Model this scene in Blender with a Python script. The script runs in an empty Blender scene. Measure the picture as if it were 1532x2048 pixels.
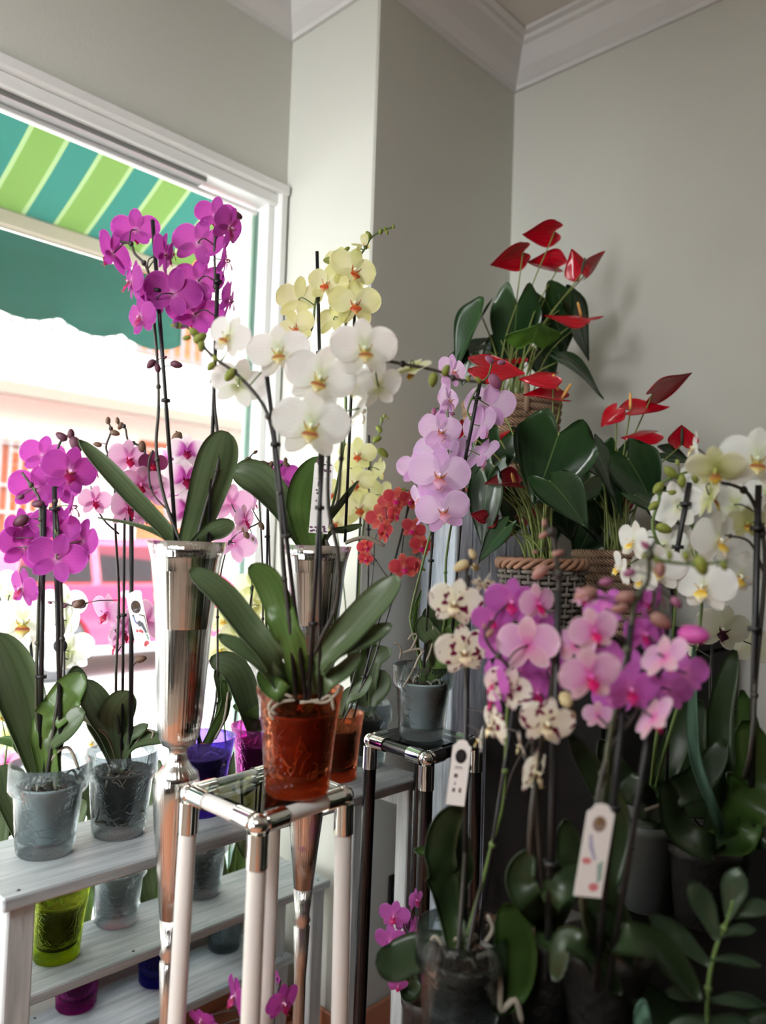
import bpy, bmesh, math, random
from mathutils import Vector, Matrix
V = Vector
R = random.Random(7)
sc = bpy.context.scene
COL = sc.collection

# ------------------------------------------------------------------ camera
F, CX, CY = 1560.0, 766.0, 1024.0          # focal length in pixels of the 1532x2048 frame
YAW, PITCH, ROLL = math.radians(43.4), math.radians(2.7), 0.033
EYE = V((0, 0, 1.40))
fw0 = V((math.cos(YAW), math.sin(YAW), 0)); rt0 = V((math.sin(YAW), -math.cos(YAW), 0)); up0 = V((0, 0, 1))
FWD = fw0 * math.cos(PITCH) + up0 * math.sin(PITCH)
upp = up0 * math.cos(PITCH) - fw0 * math.sin(PITCH)
RT = rt0 * math.cos(ROLL) + upp * math.sin(ROLL)
UP = upp * math.cos(ROLL) - rt0 * math.sin(ROLL)
cd = bpy.data.cameras.new('camera'); cam = bpy.data.objects.new('camera', cd); COL.objects.link(cam)
cam.matrix_world = Matrix.Translation(EYE) @ Matrix((RT, UP, -FWD)).transposed().to_4x4()
cd.sensor_fit = 'VERTICAL'; cd.sensor_height = 36.0; cd.lens = F / 2048 * 36.0
cd.clip_start = 0.02
cd.dof.use_dof = True; cd.dof.focus_distance = 1.62; cd.dof.aperture_fstop = 2.1
sc.camera = cam

# ------------------------------------------------------------------ light
wd = bpy.data.worlds.new('sky'); sc.world = wd; wd.use_nodes = True
nt = wd.node_tree; nt.nodes.clear()
sky = nt.nodes.new('ShaderNodeTexSky'); sky.sky_type = 'NISHITA'; sky.sun_disc = False
sky.sun_elevation = math.radians(52); sky.sun_rotation = math.radians(-120); sky.air_density = 1.0; sky.dust_density = 3.0; sky.ozone_density = 0.6
bg = nt.nodes.new('ShaderNodeBackground'); bg.inputs[1].default_value = 1.125
hs = nt.nodes.new('ShaderNodeHueSaturation'); hs.inputs['Saturation'].default_value = 0.4
ow = nt.nodes.new('ShaderNodeOutputWorld')
nt.links.new(sky.outputs[0], hs.inputs['Color']); nt.links.new(hs.outputs[0], bg.inputs[0]); nt.links.new(bg.outputs[0], ow.inputs[0])
def lamp(name, kind, loc, aim, energy, col=(1, 1, 1), **kw):
    l = bpy.data.lights.new(name, kind); l.energy = energy; l.color = col
    for k, v in kw.items(): setattr(l, k, v)
    o = bpy.data.objects.new(name, l); COL.objects.link(o); o.location = loc
    o.rotation_euler = (V(aim) - V(loc)).to_track_quat('-Z', 'Y').to_euler()
    return o
SUN = lamp('sun', 'SUN', (-7, -6, 11), (0, 1.2, 0), 1.5, (1.0, .99, .98), angle=math.radians(1.0))
# the window acts as a portal for the sky, an unseen ceiling lamp is added as fill
po = lamp('window_portal', 'AREA', (-.3, 2.3, 1.4), (-.3, 0, 1.4), 1.0, shape='RECTANGLE', size=3.8, size_y=2.6)
po.data.cycles.is_portal = True
lamp('ceiling_fill_light', 'AREA', (-1.7, .2, 3.12), (-1.7, .2, 0), 46, (1.0, 1.0, 1.0), shape='RECTANGLE', size=1.2, size_y=1.2)
# added area lamp by the left wall, out of view, brightening the pier side
lamp('side_fill_light', 'AREA', (-2.95, 1.3, 1.6), (1.6, 3.42, 1.6), 30, (.97, .99, 1.0), shape='RECTANGLE', size=1.0, size_y=2.2, spread=math.radians(62))
vs = sc.view_settings
sc.display_settings.display_device = 'sRGB'
vs.view_transform = 'Standard'; vs.look = 'None'; vs.gamma = 1.0; vs.exposure = 1.4; vs.use_curve_mapping = False
cy = sc.cycles
cy.max_bounces = 10; cy.diffuse_bounces = 5; cy.glossy_bounces = 4; cy.transmission_bounces = 6; cy.transparent_max_bounces = 24
cy.caustics_reflective = False; cy.caustics_refractive = False
cy.sample_clamp_indirect = 6.0
cy.use_denoising = True
try: cy.denoiser = 'OPENIMAGEDENOISE'
except Exception: pass

# ------------------------------------------------------------------ projection helpers
def ray(px, py): return FWD + RT * ((px - CX) / F) + UP * (-(py - CY) / F)
def P(px, py, d): return EYE + ray(px, py) * d            # d = depth along the optical axis, metres
def atz(px, py, z):
    r = ray(px, py); return EYE + r * ((z - EYE.z) / r.z)
def atY(px, py, Y):
    r = ray(px, py); return EYE + r * (Y / r.y)
def atX(px, py, X):
    r = ray(px, py); return EYE + r * (X / r.x)
def dep(v): return (V(v) - EYE).dot(FWD)
def proj(v):
    q = V(v) - EYE; d = q.dot(FWD); return (CX + F * q.dot(RT) / d, CY - F * q.dot(UP) / d)

# ------------------------------------------------------------------ object helpers
def tag(o, label=None, cat=None, group=None, kind=None):
    if label: o['label'] = label
    if cat: o['category'] = cat
    if group: o['group'] = group
    if kind: o['kind'] = kind
    return o
def thing(name, label, cat, loc, group=None):
    o = bpy.data.objects.new(name, None); COL.objects.link(o); o.location = loc; o.empty_display_size = .05
    return tag(o, label, cat, group)
def rootloc(p):
    return V(p.location) if p.parent is None else V((0, 0, 0))
class MB:
    def __init__(s): s.v = []; s.f = []; s.uv = {}; s.m = []; s.cm = 0
    def add(s, vs_, fs, uvs=None):
        b = len(s.v); s.v += [tuple(x) for x in vs_]
        for f in fs: s.f.append(tuple(b + i for i in f)); s.m.append(s.cm)
        if uvs:
            for i, u in enumerate(uvs): s.uv[b + i] = u
        return s
    def box(s, lo, hi, M=None):
        x0, y0, z0 = lo; x1, y1, z1 = hi
        p = [V((x, y, z)) for z in (z0, z1) for x, y in ((x0, y0), (x1, y0), (x1, y1), (x0, y1))]
        if M: p = [M @ q for q in p]
        return s.add(p, [(3, 2, 1, 0), (4, 5, 6, 7), (0, 1, 5, 4), (1, 2, 6, 5), (2, 3, 7, 6), (3, 0, 4, 7)])
    def bbox(s, lo, hi, b=.003, M=None):
        bm = bmesh.new(); bmesh.ops.create_cube(bm, size=1)
        for v in bm.verts:
            v.co = V([lo[i] + (v.co[i] + .5) * (hi[i] - lo[i]) for i in range(3)])
        bmesh.ops.bevel(bm, geom=bm.edges[:], offset=b, segments=1, affect='EDGES')
        if M: bmesh.ops.transform(bm, matrix=M, verts=bm.verts)
        bm.verts.index_update()
        s.add([v.co for v in bm.verts], [[v.index for v in f.verts] for f in bm.faces]); bm.free(); return s
    def tube(s, pts, r, sides=7, caps=True):
        pts = [V(p) for p in pts]; n = len(pts)
        rr = r if isinstance(r, (list, tuple)) else [r] * n
        T = [(pts[min(i + 1, n - 1)] - pts[max(i - 1, 0)]).normalized() for i in range(n)]
        a = T[0].orthogonal().normalized(); vs_ = []; uvs = []
        for i in range(n):
            a = (a - T[i] * a.dot(T[i]))
            a = a.normalized() if a.length > 1e-6 else T[i].orthogonal().normalized()
            b = T[i].cross(a)
            for k in range(sides):
                t = 2 * math.pi * k / sides
                vs_.append(pts[i] + (a * math.cos(t) + b * math.sin(t)) * rr[i]); uvs.append((k / sides, i / max(1, n - 1)))
        fs = [(i * sides + k, i * sides + (k + 1) % sides, (i + 1) * sides + (k + 1) % sides, (i + 1) * sides + k) for i in range(n - 1) for k in range(sides)]
        if caps: fs += [tuple(range(sides))[::-1], tuple((n - 1) * sides + k for k in range(sides))]
        return s.add(vs_, fs, uvs)
    def lathe(s, prof, c=(0, 0, 0), seg=24, flute=0.0, nfl=0):
        c = V(c); n = len(prof); vs_ = []; uvs = []
        for i, (r, z) in enumerate(prof):
            for k in range(seg):
                t = 2 * math.pi * k / seg
                q = r * (1 + flute * math.cos(nfl * t)) if flute else r
                vs_.append(c + V((q * math.cos(t), q * math.sin(t), z))); uvs.append((k / seg, i / max(1, n - 1)))
        fs = [(i * seg + k, i * seg + (k + 1) % seg, (i + 1) * seg + (k + 1) % seg, (i + 1) * seg + k) for i in range(n - 1) for k in range(seg)]
        if prof[0][0] > 0: fs.append(tuple(range(seg))[::-1])
        if prof[-1][0] > 0: fs.append(tuple((n - 1) * seg + k for k in range(seg)))
        return s.add(vs_, fs, uvs)
    def ball(s, c, r, M=None, seg=10, ring=7):
        vs_ = []; uvs = []
        for i in range(ring + 1):
            a = math.pi * i / ring
            for k in range(seg):
                t = 2 * math.pi * k / seg
                p = V((math.sin(a) * math.cos(t) * r[0], math.sin(a) * math.sin(t) * r[1], -math.cos(a) * r[2]))
                vs_.append(V(c) + (M @ p if M else p)); uvs.append((k / seg, i / ring))
        fs = [(i * seg + k, i * seg + (k + 1) % seg, (i + 1) * seg + (k + 1) % seg, (i + 1) * seg + k) for i in range(ring) for k in range(seg)]
        return s.add(vs_, fs, uvs)
    def sheet(s, rows, uvrows=None, thick=0.0):
        nv, nu = len(rows), len(rows[0]); flat = [V(p) for r_ in rows for p in r_]
        uvs = [u for r_ in uvrows for u in r_] if uvrows else None
        fs = [(j * nu + i, j * nu + i + 1, (j + 1) * nu + i + 1, (j + 1) * nu + i) for j in range(nv - 1) for i in range(nu - 1)]
        if thick <= 0: return s.add(flat, fs, uvs)
        N = []
        for j in range(nv):
            for i in range(nu):
                du = rows[j][min(i + 1, nu - 1)] - rows[j][max(i - 1, 0)]; dv = rows[min(j + 1, nv - 1)][i] - rows[max(j - 1, 0)][i]
                q = du.cross(dv); N.append(q.normalized() if q.length > 1e-9 else V((0, 0, 1)))
        m = len(flat); allv = [p + n * thick / 2 for p, n in zip(flat, N)] + [p - n * thick / 2 for p, n in zip(flat, N)]
        fs2 = fs + [tuple(m + k for k in reversed(f)) for f in fs]
        bd = [j * nu for j in range(nv)] + [(nv - 1) * nu + i for i in range(1, nu)] + [j * nu + nu - 1 for j in range(nv - 2, -1, -1)] + [i for i in range(nu - 2, 0, -1)]
        for k in range(len(bd)):
            a, b = bd[k], bd[(k + 1) % len(bd)]; fs2.append((b, a, m + a, m + b))
        return s.add(allv, fs2, (uvs + uvs) if uvs else None)
    def mesh(s, name, smooth=True):
        me = bpy.data.meshes.new(name); me.from_pydata(s.v, [], s.f)
        if s.uv:
            ul = me.uv_layers.new(name='UVMap'); vi = [0] * len(me.loops); me.loops.foreach_get('vertex_index', vi)
            fl = []
            for i in vi: fl += s.uv.get(i, (0.5, 0.5))
            ul.data.foreach_set('uv', fl)
        if smooth: me.polygons.foreach_set('use_smooth', [True] * len(me.polygons))
        if any(s.m): me.polygons.foreach_set('material_index', s.m)
        me.update(); return me
    def build(s, name, mat, parent=None, smooth=True, sharp=None):
        me = s.mesh(name, smooth)
        for m in (mat if isinstance(mat, (list, tuple)) else [mat]): me.materials.append(m)
        if sharp: me.set_sharp_from_angle(angle=math.radians(sharp))
        o = bpy.data.objects.new(name, me); COL.objects.link(o)
        if parent: o.parent = parent; o.location = -rootloc(parent)
        return o
def cm(pts, n=6):
    """Catmull-Rom through the points."""
    pts = [V(p) for p in pts]
    if len(pts) < 3: return [pts[0].lerp(pts[-1], i / n) for i in range(n + 1)]
    q = [pts[0] * 2 - pts[1]] + pts + [pts[-1] * 2 - pts[-2]]; out = []
    for i in range(1, len(q) - 2):
        a, b, c, d = q[i - 1:i + 3]
        for k in range(n):
            t = k / n
            out.append(.5 * ((2 * b) + (c - a) * t + (2 * a - 5 * b + 4 * c - d) * t * t + (3 * b - a - 3 * c + d) * t ** 3))
    out.append(pts[-1]); return out

# ------------------------------------------------------------------ materials
def s2l(c): return tuple((x / 255 / 12.92) if x / 255 <= .04045 else ((x / 255 + .055) / 1.055) ** 2.4 for x in c) + (1,)
MATS = {}
def mat(name, col=(128, 128, 128), rough=.6, metal=0.0, spec=.5, noise=0.0, nscale=20, bump=0.0, bscale=60, emit=None, coat=0.0, sub=0.0):
    if name in MATS: return MATS[name]
    m = bpy.data.materials.new(name); m.use_nodes = True; t = m.node_tree; b = t.nodes['Principled BSDF']
    b.inputs['Base Color'].default_value = s2l(col); b.inputs['Roughness'].default_value = rough; b.inputs['Metallic'].default_value = metal
    b.inputs['Specular IOR Level'].default_value = spec; b.inputs['Coat Weight'].default_value = coat
    tc = t.nodes.new('ShaderNodeTexCoord')
    if noise:
        n = t.nodes.new('ShaderNodeTexNoise'); n.inputs['Scale'].default_value = nscale; n.inputs['Detail'].default_value = 4
        mx = t.nodes.new('ShaderNodeMix'); mx.data_type = 'RGBA'
        c = s2l(col); mx.inputs['A'].default_value = tuple(x * (1 - noise) for x in c[:3]) + (1,); mx.inputs['B'].default_value = tuple(min(1, x * (1 + noise)) for x in c[:3]) + (1,)
        t.links.new(tc.outputs['Object'], n.inputs['Vector']); t.links.new(n.outputs[0], mx.inputs[0]); t.links.new(mx.outputs['Result'], b.inputs['Base Color'])
    if bump:
        n = t.nodes.new('ShaderNodeTexNoise'); n.inputs['Scale'].default_value = bscale; n.inputs['Detail'].default_value = 3
        bp = t.nodes.new('ShaderNodeBump'); bp.inputs['Strength'].default_value = bump; bp.inputs['Distance'].default_value = .01
        t.links.new(tc.outputs['Object'], n.inputs['Vector']); t.links.new(n.outputs[0], bp.inputs['Height']); t.links.new(bp.outputs[0], b.inputs['Normal'])
    MATS[name] = m; return m
def nd(t, kind, **kw):
    n = t.nodes.new(kind)
    for k, v in kw.items():
        if k in n.inputs: n.inputs[k].default_value = v
        else: setattr(n, k, v)
    return n
def ramp(t, stops, interp='LINEAR'):
    r = t.nodes.new('ShaderNodeValToRGB'); r.color_ramp.interpolation = interp
    el = r.color_ramp.elements
    while len(el) < len(stops): el.new(.5)
    for e, (p, c) in zip(el, stops): e.position = p; e.color = c if len(c) == 4 else s2l(c)
    return r
def leafy(name, stops, trans=.35, rough=.45, vein=None, spots=None, spec=.4, uvein=14, edge=None, rib=None):
    """Sheet material: colour along the blade (UV v), faint veins, light passing through."""
    if name in MATS: return MATS[name]
    m = bpy.data.materials.new(name); m.use_nodes = True; t = m.node_tree; L = t.links.new
    b = t.nodes['Principled BSDF']; out = t.nodes['Material Output']
    uv = nd(t, 'ShaderNodeUVMap'); sp = nd(t, 'ShaderNodeSeparateXYZ'); L(uv.outputs[0], sp.inputs[0])
    rp = ramp(t, stops); L(sp.outputs[1], rp.inputs[0]); col = rp.outputs[0]
    if vein:
        w = nd(t, 'ShaderNodeMath', operation='MULTIPLY'); w.inputs[1].default_value = uvein * 6.283; L(sp.outputs[0], w.inputs[0])
        s_ = nd(t, 'ShaderNodeMath', operation='COSINE'); L(w.outputs[0], s_.inputs[0])
        p_ = nd(t, 'ShaderNodeMapRange'); p_.inputs[1].default_value = .3; p_.inputs[2].default_value = 1; p_.inputs[3].default_value = 0; p_.inputs[4].default_value = vein[1]; L(s_.outputs[0], p_.inputs[0])
        mx = nd(t, 'ShaderNodeMix', data_type='RGBA'); L(p_.outputs[0], mx.inputs[0]); L(col, mx.inputs['A']); mx.inputs['B'].default_value = s2l(vein[0]); col = mx.outputs['Result']
    if edge:
        a = nd(t, 'ShaderNodeMath', operation='SUBTRACT'); a.inputs[1].default_value = .5; L(sp.outputs[0], a.inputs[0])
        ab = nd(t, 'ShaderNodeMath', operation='ABSOLUTE'); L(a.outputs[0], ab.inputs[0])
        mr = nd(t, 'ShaderNodeMapRange'); mr.inputs[1].default_value = edge[1]; mr.inputs[2].default_value = .5; L(ab.outputs[0], mr.inputs[0])
        mv = nd(t, 'ShaderNodeMapRange'); mv.inputs[1].default_value = edge[1] * 2; mv.inputs[2].default_value = 1.0; L(sp.outputs[1], mv.inputs[0])
        mm = nd(t, 'ShaderNodeMath', operation='MAXIMUM'); L(mr.outputs[0], mm.inputs[0]); L(mv.outputs[0], mm.inputs[1])
        mx = nd(t, 'ShaderNodeMix', data_type='RGBA'); L(mm.outputs[0], mx.inputs[0]); L(col, mx.inputs['A']); mx.inputs['B'].default_value = s2l(edge[0]); col = mx.outputs['Result']
    if spots:
        vo = nd(t, 'ShaderNodeTexVoronoi', feature='F1', voronoi_dimensions='2D'); vo.inputs['Scale'].default_value = spots[1]; L(uv.outputs[0], vo.inputs['Vector'])
        oi = nd(t, 'ShaderNodeObjectInfo'); no = nd(t, 'ShaderNodeTexNoise', noise_dimensions='4D'); no.inputs['Scale'].default_value = 3.6; no.inputs['Detail'].default_value = 0; L(uv.outputs[0], no.inputs['Vector']); L(oi.outputs['Random'], no.inputs['W'])
        n2 = nd(t, 'ShaderNodeMath', operation='MULTIPLY'); n2.inputs[1].default_value = 1.9; L(no.outputs[0], n2.inputs[0])
        ad = nd(t, 'ShaderNodeMath', operation='SUBTRACT'); L(n2.outputs[0], ad.inputs[0]); L(vo.outputs['Distance'], ad.inputs[1])
        gt = nd(t, 'ShaderNodeMapRange'); gt.inputs[1].default_value = spots[2]; gt.inputs[2].default_value = spots[2] + .05; L(ad.outputs[0], gt.inputs[0])
        mx = nd(t, 'ShaderNodeMix', data_type='RGBA'); L(gt.outputs[0], mx.inputs[0]); L(col, mx.inputs['A']); mx.inputs['B'].default_value = s2l(spots[0]); col = mx.outputs['Result']
    if rib:
        a = nd(t, 'ShaderNodeMath', operation='SUBTRACT'); a.inputs[1].default_value = .5; L(sp.outputs[0], a.inputs[0])
        ab = nd(t, 'ShaderNodeMath', operation='ABSOLUTE'); L(a.outputs[0], ab.inputs[0])
        mr = nd(t, 'ShaderNodeMapRange'); mr.inputs[1].default_value = rib[1]; mr.inputs[2].default_value = rib[1] * .4; L(ab.outputs[0], mr.inputs[0])
        mx = nd(t, 'ShaderNodeMix', data_type='RGBA'); L(mr.outputs[0], mx.inputs[0]); L(col, mx.inputs['A']); mx.inputs['B'].default_value = s2l(rib[0]); col = mx.outputs['Result']
    L(col, b.inputs['Base Color']); b.inputs['Roughness'].default_value = rough; b.inputs['Specular IOR Level'].default_value = spec
    tr = nd(t, 'ShaderNodeBsdfTranslucent'); L(col, tr.inputs[0]); ms = nd(t, 'ShaderNodeMixShader'); ms.inputs[0].default_value = trans
    L(b.outputs[0], ms.inputs[1]); L(tr.outputs[0], ms.inputs[2]); L(ms.outputs[0], out.inputs[0])
    MATS[name] = m; return m
def glassy(name, tint, refl=.5, crackle=0.0, body=.08, rough=.04, scale=90):
    """Thin-walled glass: tinted see-through, reflections by angle, optional crackle relief."""
    if name in MATS: return MATS[name]
    m = bpy.data.materials.new(name); m.use_nodes = True; t = m.node_tree; L = t.links.new
    t.nodes.remove(t.nodes['Principled BSDF']); out = t.nodes['Material Output']
    tr = nd(t, 'ShaderNodeBsdfTransparent'); tr.inputs[0].default_value = s2l(tint)
    gl = nd(t, 'ShaderNodeBsdfGlossy'); gl.inputs['Roughness'].default_value = rough
    df = nd(t, 'ShaderNodeBsdfTranslucent'); df.inputs[0].default_value = s2l(tuple(min(255, int(c * .9 + 25)) for c in tint))
    fr = nd(t, 'ShaderNodeFresnel'); fr.inputs[0].default_value = 1.25
    m1 = nd(t, 'ShaderNodeMixShader'); m1.inputs[0].default_value = body; L(tr.outputs[0], m1.inputs[1]); L(df.outputs[0], m1.inputs[2])
    m2 = nd(t, 'ShaderNodeMixShader'); L(m1.outputs[0], m2.inputs[1]); L(gl.outputs[0], m2.inputs[2])
    k = nd(t, 'ShaderNodeMath', operation='MULTIPLY'); k.inputs[1].default_value = refl; L(fr.outputs[0], k.inputs[0]); L(k.outputs[0], m2.inputs[0])
    if crackle:
        tc = nd(t, 'ShaderNodeTexCoord'); vo = nd(t, 'ShaderNodeTexVoronoi', feature='DISTANCE_TO_EDGE'); vo.inputs['Scale'].default_value = scale; L(tc.outputs['Object'], vo.inputs['Vector'])
        mr = nd(t, 'ShaderNodeMapRange'); mr.inputs[2].default_value = .12; L(vo.outputs['Distance'], mr.inputs[0])
        no = nd(t, 'ShaderNodeTexNoise'); no.inputs['Scale'].default_value = scale * .35; L(tc.outputs['Object'], no.inputs['Vector'])
        ad = nd(t, 'ShaderNodeMath', operation='ADD'); L(mr.outputs[0], ad.inputs[0]); L(no.outputs[0], ad.inputs[1])
        bp = nd(t, 'ShaderNodeBump'); bp.inputs['Strength'].default_value = crackle; bp.inputs['Distance'].default_value = .004; L(ad.outputs[0], bp.inputs['Height'])
        for n in (gl, fr): L(bp.outputs[0], n.inputs['Normal'])
        cr = nd(t, 'ShaderNodeMapRange'); cr.inputs[2].default_value = .03; cr.inputs[3].default_value = body + .03; cr.inputs[4].default_value = body; L(vo.outputs['Distance'], cr.inputs[0]); L(cr.outputs[0], m1.inputs[0])
    L(m2.outputs[0], out.inputs[0]); MATS[name] = m; return m
def wood(name, c1, c2, axis='X', scale=6, rough=.6, bump=.15):
    if name in MATS: return MATS[name]
    m = bpy.data.materials.new(name); m.use_nodes = True; t = m.node_tree; L = t.links.new; b = t.nodes['Principled BSDF']
    tc = nd(t, 'ShaderNodeTexCoord'); mp = nd(t, 'ShaderNodeMapping'); sc_ = {'X': (1, 14, 14), 'Y': (14, 1, 14), 'Z': (14, 14, 1)}[axis]
    mp.inputs['Scale'].default_value = sc_; L(tc.outputs['Object'], mp.inputs[0])
    n = nd(t, 'ShaderNodeTexNoise'); n.inputs['Scale'].default_value = scale; n.inputs['Detail'].default_value = 6; n.inputs['Roughness'].default_value = .65; L(mp.outputs[0], n.inputs['Vector'])
    r = ramp(t, [(.3, c1), (.7, c2)]); L(n.outputs[0], r.inputs[0]); L(r.outputs[0], b.inputs['Base Color']); b.inputs['Roughness'].default_value = rough
    bp = nd(t, 'ShaderNodeBump'); bp.inputs['Strength'].default_value = bump; bp.inputs['Distance'].default_value = .004; L(n.outputs[0], bp.inputs['Height']); L(bp.outputs[0], b.inputs['Normal'])
    MATS[name] = m; return m

M_wall = mat('painted_plaster', (199, 200, 191), .85, noise=.02, nscale=3, bump=.05, bscale=120)
M_ceil = mat('ceiling_panel_white', (206, 202, 194), .9, bump=.1, bscale=200)
M_corn = mat('cornice_white', (208, 208, 206), .7)
M_alu = mat('white_aluminium', (225, 226, 224), .35, .0, .6)
M_alud = mat('grey_aluminium', (128, 128, 126), .4, .3)
M_chrome = mat('chrome', (222, 220, 216), .06, 1.0)
M_chromev = mat('vase_chrome', (212, 210, 206), .07, 1.0)
t = M_chromev.node_tree; u_ = t.nodes.new('ShaderNodeUVMap'); m_ = t.nodes.new('ShaderNodeMapping'); m_.inputs['Scale'].default_value = (70, 1.2, 1)
n_ = t.nodes.new('ShaderNodeTexNoise'); n_.inputs['Scale'].default_value = 1.0; n_.inputs['Detail'].default_value = 3; b_ = t.nodes.new('ShaderNodeBump'); b_.inputs['Strength'].default_value = .5; b_.inputs['Distance'].default_value = .0022
t.links.new(u_.outputs[0], m_.inputs[0]); t.links.new(m_.outputs[0], n_.inputs['Vector']); t.links.new(n_.outputs[0], b_.inputs['Height']); t.links.new(b_.outputs[0], t.nodes['Principled BSDF'].inputs['Normal'])
M_pane = glassy('window_glass', (250, 252, 250), .6, body=.012, rough=.01)
M_sheet = glassy('table_glass', (225, 232, 228), 1.0, body=.02, rough=.02)
M_tile = mat('terracotta_tile', (190, 128, 98), .5, noise=.18, nscale=14, bump=.1, bscale=40)
M_grout = mat('grout', (150, 132, 118), .9)
M_black = mat('black_plastic', (22, 22, 24), .45)
M_stand = mat('white_lacquer', (216, 215, 211), .3, spec=.6)
M_blackl = mat('black_lacquer', (16, 16, 17), .22, spec=.6)
M_shelf = wood('greywashed_wood', (134, 143, 146), (186, 192, 194), 'X', 5)
M_shelfp = wood('greywashed_post', (150, 158, 160), (196, 201, 202), 'Z', 5)
M_planter = wood('bluegrey_wood', (120, 132, 148), (200, 208, 218), 'Z', 9, bump=.6)
M_darkw = wood('dark_wood', (12, 11, 10), (20, 17, 15), 'X', 4)
M_darkw.node_tree.nodes['Principled BSDF'].inputs['Specular IOR Level'].default_value = .12
M_bark = mat('bark_mix', (70, 52, 38), .9, noise=.5, nscale=60, bump=.8, bscale=70)
M_gpot = mat('grey_grow_pot', (170, 178, 180), .55, noise=.06, nscale=40)
M_dpot = mat('dark_grow_pot', (52, 49, 46), .6, noise=.35, nscale=35, bump=.5, bscale=60)
M_root = mat('root_grey', (150, 142, 126), .7, noise=.2, nscale=40)
M_stem = mat('orchid_stem', (58, 62, 42), .5, noise=.25, nscale=30)
M_stemg = mat('green_stem', (92, 116, 58), .5, noise=.15, nscale=30)
M_stemd = mat('dark_stem', (48, 44, 38), .5, noise=.2, nscale=30)
M_red_stem = mat('anthurium_stalk', (120, 134, 66), .45, noise=.2, nscale=20)

# ------------------------------------------------------------------ room shell
XR, YB, XP, YW = 2.317, 1.597, 1.60, 2.0     # right wall, pier front, pier side, window wall
ZC, ZK = 3.22, 3.08
XL, YF = -3.0, -3.4
WX0, WZ0, WZ1 = -2.4, 0.24, 2.585
def struct(o): o['kind'] = 'structure'; return o
struct(MB().box((XL - .2, YF - .2, -.12), (XR + .2, 2.2, -.012)).build('floor', M_grout, smooth=False))
flo = bpy.data.objects['floor']
b = MB(); b.bbox((-.148, -.148, -.012), (.148, .148, 0), .004); tme = b.mesh('floor_tile', False); tme.materials.append(M_tile)
def piece(me, name, parent, loc):
    o = bpy.data.objects.new(name, me); COL.objects.link(o); o.parent = parent; o.location = V(loc) - rootloc(parent); return o
for i in range(-4, 8):
    for j in range(-5, 7):
        x, y = .15 + .3 * i, .15 + .3 * j
        if x < XR - .1 and y < 1.99: piece(tme, 'floor_tile', flo, (x, y, 0))
w = MB().box((XL, YW, -.1), (XP + .02, YW + .2, WZ0)).box((XL, YW, WZ1), (XP + .02, YW + .2, ZC + .1)).box((XL - .2, YW, -.1), (WX0, YW + .2, ZC + .1))
struct(w.build('wall_window', M_wall, smooth=False))
struct(MB().bbox((XP, YB, -.1), (XR + .2, YW + .2, ZC + .1), .006).build('wall_pier', M_wall, smooth=False))
struct(MB().box((XR, YF - .2, -.1), (XR + .2, YB + .02, ZC + .1)).build('wall_right', M_wall, smooth=False))
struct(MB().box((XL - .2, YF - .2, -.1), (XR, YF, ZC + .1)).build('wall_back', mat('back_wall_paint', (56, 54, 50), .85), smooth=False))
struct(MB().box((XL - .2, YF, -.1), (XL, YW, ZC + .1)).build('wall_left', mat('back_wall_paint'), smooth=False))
ce = struct(MB().box((XL - .2, YF - .2, ZC), (XR + .2, YW + .2, ZC + .15)).build('ceiling', mat('ceiling_rail', (205, 203, 196), .8), smooth=False))
b = MB(); b.bbox((-.296, -.296, -.006), (.296, .296, 0), .004); pme = b.mesh('ceiling_panel', False); pme.materials.append(M_ceil)
for i in range(-8, 4):
    for j in range(-8, 4):
        x, y = 1.90 - .6 * (3 - i), 1.18 - .6 * (3 - j)
        if XL < x - .3 and x + .3 < XR and YF < y - .3 and y + .3 < YB: piece(pme, 'ceiling_panel', ce, (x, y, ZC))
def cornice(n, p0, p1, nrm, m0=0, m1=0):
    p0, p1, nrm = V(p0), V(p1), V(nrm); u = (p1 - p0).normalized()
    prof = [(0, 0), (.012, 0), (.016, .014), (.024, .02), (.05, .045), (.085, .1), (.1, .106), (.105, .118), (.125, .122), (.125, .139), (0, .139)]
    rows = [[p + nrm * a + u * (a * m) + V((0, 0, ZK + h)) for a, h in prof] for p, m in ((p0, m0), (p1, m1))]
    struct(MB().sheet(rows).build(n, M_corn, smooth=False))
cornice('trim_1', (XL, YW, 0), (XP, YW, 0), (0, -1, 0), 0, -1)
cornice('trim_2', (XP, YW, 0), (XP, YB, 0), (-1, 0, 0), 1, 1)
cornice('trim_3', (XP, YB, 0), (XR, YB, 0), (0, -1, 0), -1, -1)
cornice('trim_4', (XR, YB, 0), (XR, YF, 0), (-1, 0, 0), 1, 0)
def skirting(n, p0, p1, nrm, up_to=.075):
    p0, p1, nrm = V(p0), V(p1), V(nrm); L_ = (p1 - p0).length; u = (p1 - p0).normalized()
    rt = struct(MB().box((0, 0, 0), (L_, .006, up_to - .004), Matrix((u, nrm, V((0, 0, 1)))).transposed().to_4x4()).build(n, M_grout, smooth=False)); rt.location = p0
    k = max(1, round(L_ / .3)); w_ = L_ / k
    bb = MB(); bb.bbox((.002, .002, .001), (w_ - .002, .014, up_to), .004, Matrix((u, nrm, V((0, 0, 1)))).transposed().to_4x4()); me = bb.mesh('skirting_tile', False); me.materials.append(M_tile)
    for i in range(k):
        o = bpy.data.objects.new('skirting_tile', me); COL.objects.link(o); o.parent = rt; o.location = u * (w_ * i)
skirting('baseboard_pier', (XP, YW, 0), (XP, YB - .014, 0), (-1, 0, 0))
skirting('baseboard_corner', (XP, YB, 0), (XR, YB, 0), (0, -1, 0))
skirting('baseboard_right', (XR, YB - .02, 0), (XR, YF, 0), (-1, 0, 0))
skirting('baseboard_window', (-2.0, YW, 0), (XP - .02, YW, 0), (0, -1, 0))

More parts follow.
